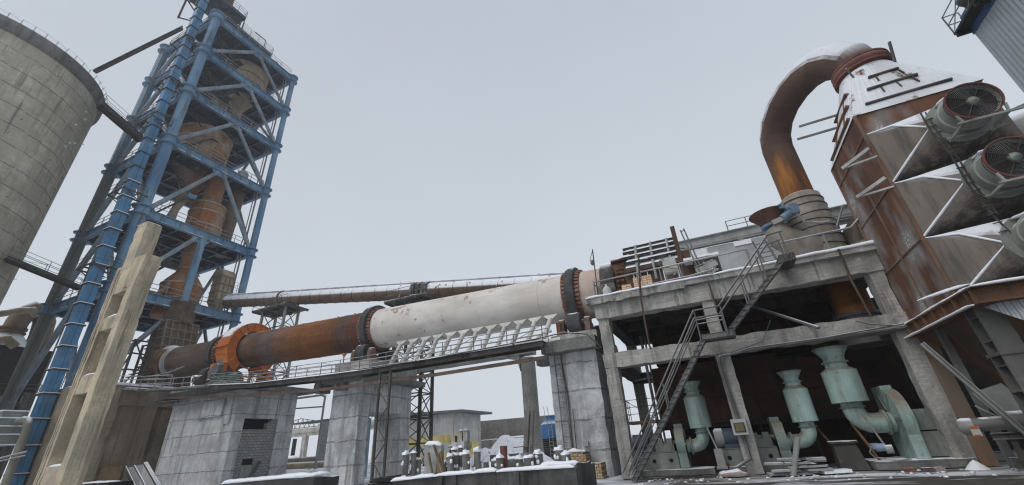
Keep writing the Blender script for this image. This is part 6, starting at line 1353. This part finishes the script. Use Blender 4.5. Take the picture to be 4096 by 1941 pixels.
tag(MB().tube((-10.3,19.9,.95),(-9.0,20.1,1.0),.24,n=14).box(-10.9,-9.4,20.8,21.1,.6,1.35).obj('round_log', RUBC), 'dark round log lying in the snow behind the stubs', 'log')
hr = thing('pipe_shell', 'grey green half round steel shell standing open in the snow before the concrete post', 'shell', (-11.2,26,0)); m = MB(); pts_o = [(math.cos(R(a))*.78, math.sin(R(a))*.95) for a in range(0,181,12)]
rg = [[V((-11.15+c*k_, 25.6+dy, .35+s*k_)) for k_, dy in ((1,0),(1,1.4),(.62,1.4),(.62,0))] for c, s in pts_o]; m.rings(rg, False, True); m.obj('shell', GREYGREEN, hr); m = MB(); snow_strip(m, (-11.35,25.7,1.2),(-11.35,26.9,1.2),.5,.08,3,.2); m.obj('snow_cap', SNOW, hr)
tag(MB().tube((-10.5,24,.2),(-9.5,24,.2),.25,n=14).box(-14.2,-13.6,21.5,22.5,0,.9).obj('drum_stack', SOOT), 'dark drum and box half buried in snow before the concrete post', 'drum')
# brick pallets
bp = bricks('square pallet of tan fire bricks with stepped top before the right pier', -6.95,-5.75,22.6,23.6,.06,.72, FIREBR, 5, .6, (.12,.125))
bricks('taller pallet of tan fire bricks behind the stepped pallet', -7.7,-6.7,23.4,24.1,.06,1.2, FIREBR, 6, .2, (.125,.125))
tag(MB().box(-7.0,-5.7,22.55,23.65,.0,.06).box(-7.75,-6.65,23.3,24.15,0,.06).obj('pallet', WOOD), 'thin wooden boards under the two piles of tan fire bricks', 'pallet')
m = MB(); m.rbox(-7.7,-6.7,23.35,24.15,1.2,1.27,.3,.05); m.lump((-7.4,23.7,1.25),.3,.2,.14,2); tag(m.obj('snow_cover', SNOW), 'snow lying on the taller pallet of tan bricks', 'snow')
# left low wall, cable reel, scrap chute
lw = thing('low_wall', 'low sooty concrete wall with a snow crest before the left pier', 'wall', (-22,17.6,0)); MB().rbox(-26.3,-19.2,17.5,19.2,0,.86,.4,.04,8).obj('wall', RUBC, lw); m = MB(); snow_strip(m, (-26.2,17.7,.80), (-19.2,17.7,.98), .5, .16, 7, .2); snow_strip(m, (-25.8,18.3,.85), (-19.3,18.3,1.0), .9, .14, 8, .3); m.obj('snow_cap', SNOW, lw)
m = MB(); random.seed(21)
for k in range(14): a = random.uniform(-.12,.12); m.beam((-17.5-.15*random.random(),19.6+.12*k*.5,.12+.11*(k % 5)),(-15.6,19.6+.1*k,.12+.11*(k % 5)+a),.14,.1)
tag(m.obj('scrap_pile', SOOT), 'pile of dark scrap boards at the foot of the lattice prop', 'scrap')
sc_t = thing('scrap_chute', 'bent dark sheet metal chute lying tilted at the bottom left', 'chute', (-39,19.5,0))
m = MB(); a, b_, c, d_ = V((-41.2,19.8,2.05)), V((-39.75,20.2,2.25)), V((-35.9,19.6,.55)), V((-37.2,19.1,.35)); m.prism([a,b_,c,d_], (.05,.2,.12)); m.beam(a,b_,.06,.3); m.beam(a,d_,.06,.3); m.beam(b_,c,.06,.2); m.beam(a.lerp(b_,.5), d_.lerp(c,.5),.08,.14); m.beam(a, (-39.6,20.4,1.9),.05,.05); m.obj('sheet', STEEL_DK, sc_t)
t = thing('dark_hut', 'flat black box with snow on its lid at the bottom left', 'box', (-41,18.6,0)); MB().box(-43.4,-38.6,17.9,19.3,0,1.2).obj('box', SOOT, t); m = MB(); snow_strip(m, (-43.3,18.4,1.18), (-38.8,18.4,1.15), .9, .12, 2, .3); m.obj('snow_cap', SNOW, t)

m = MB(); random.seed(77)
for k in range(120):
    x, y = random.uniform(-3.5, 8.5), random.uniform(18.6, 21.4); s = random.uniform(.02, .07); m.lump((x,y,-.01), s*1.3, s, s*.8, k, 6, 3, .5)
kind(m.obj('ice_crumbs', concrete('dirty ice', (.40,.40,.40), snow=.8, stain=.3)), 'stuff')

# ================================================================ air: falling snow haze
hz = Mat('haze air'); hz.n.remove(hz.b); pv = hz.node('VolumePrincipled'); pv.inputs['Color'].default_value = (.93,.95,.985,1); pv.inputs['Density'].default_value = HAZE; pv.inputs['Anisotropy'].default_value = .2
hz.l.new(pv.outputs[0], hz.n['Material Output'].inputs['Volume'])
if HAZE:
    kind(MB().box(-130,45,-30,125,-1.1,77).obj('haze', hz.m), 'stuff')
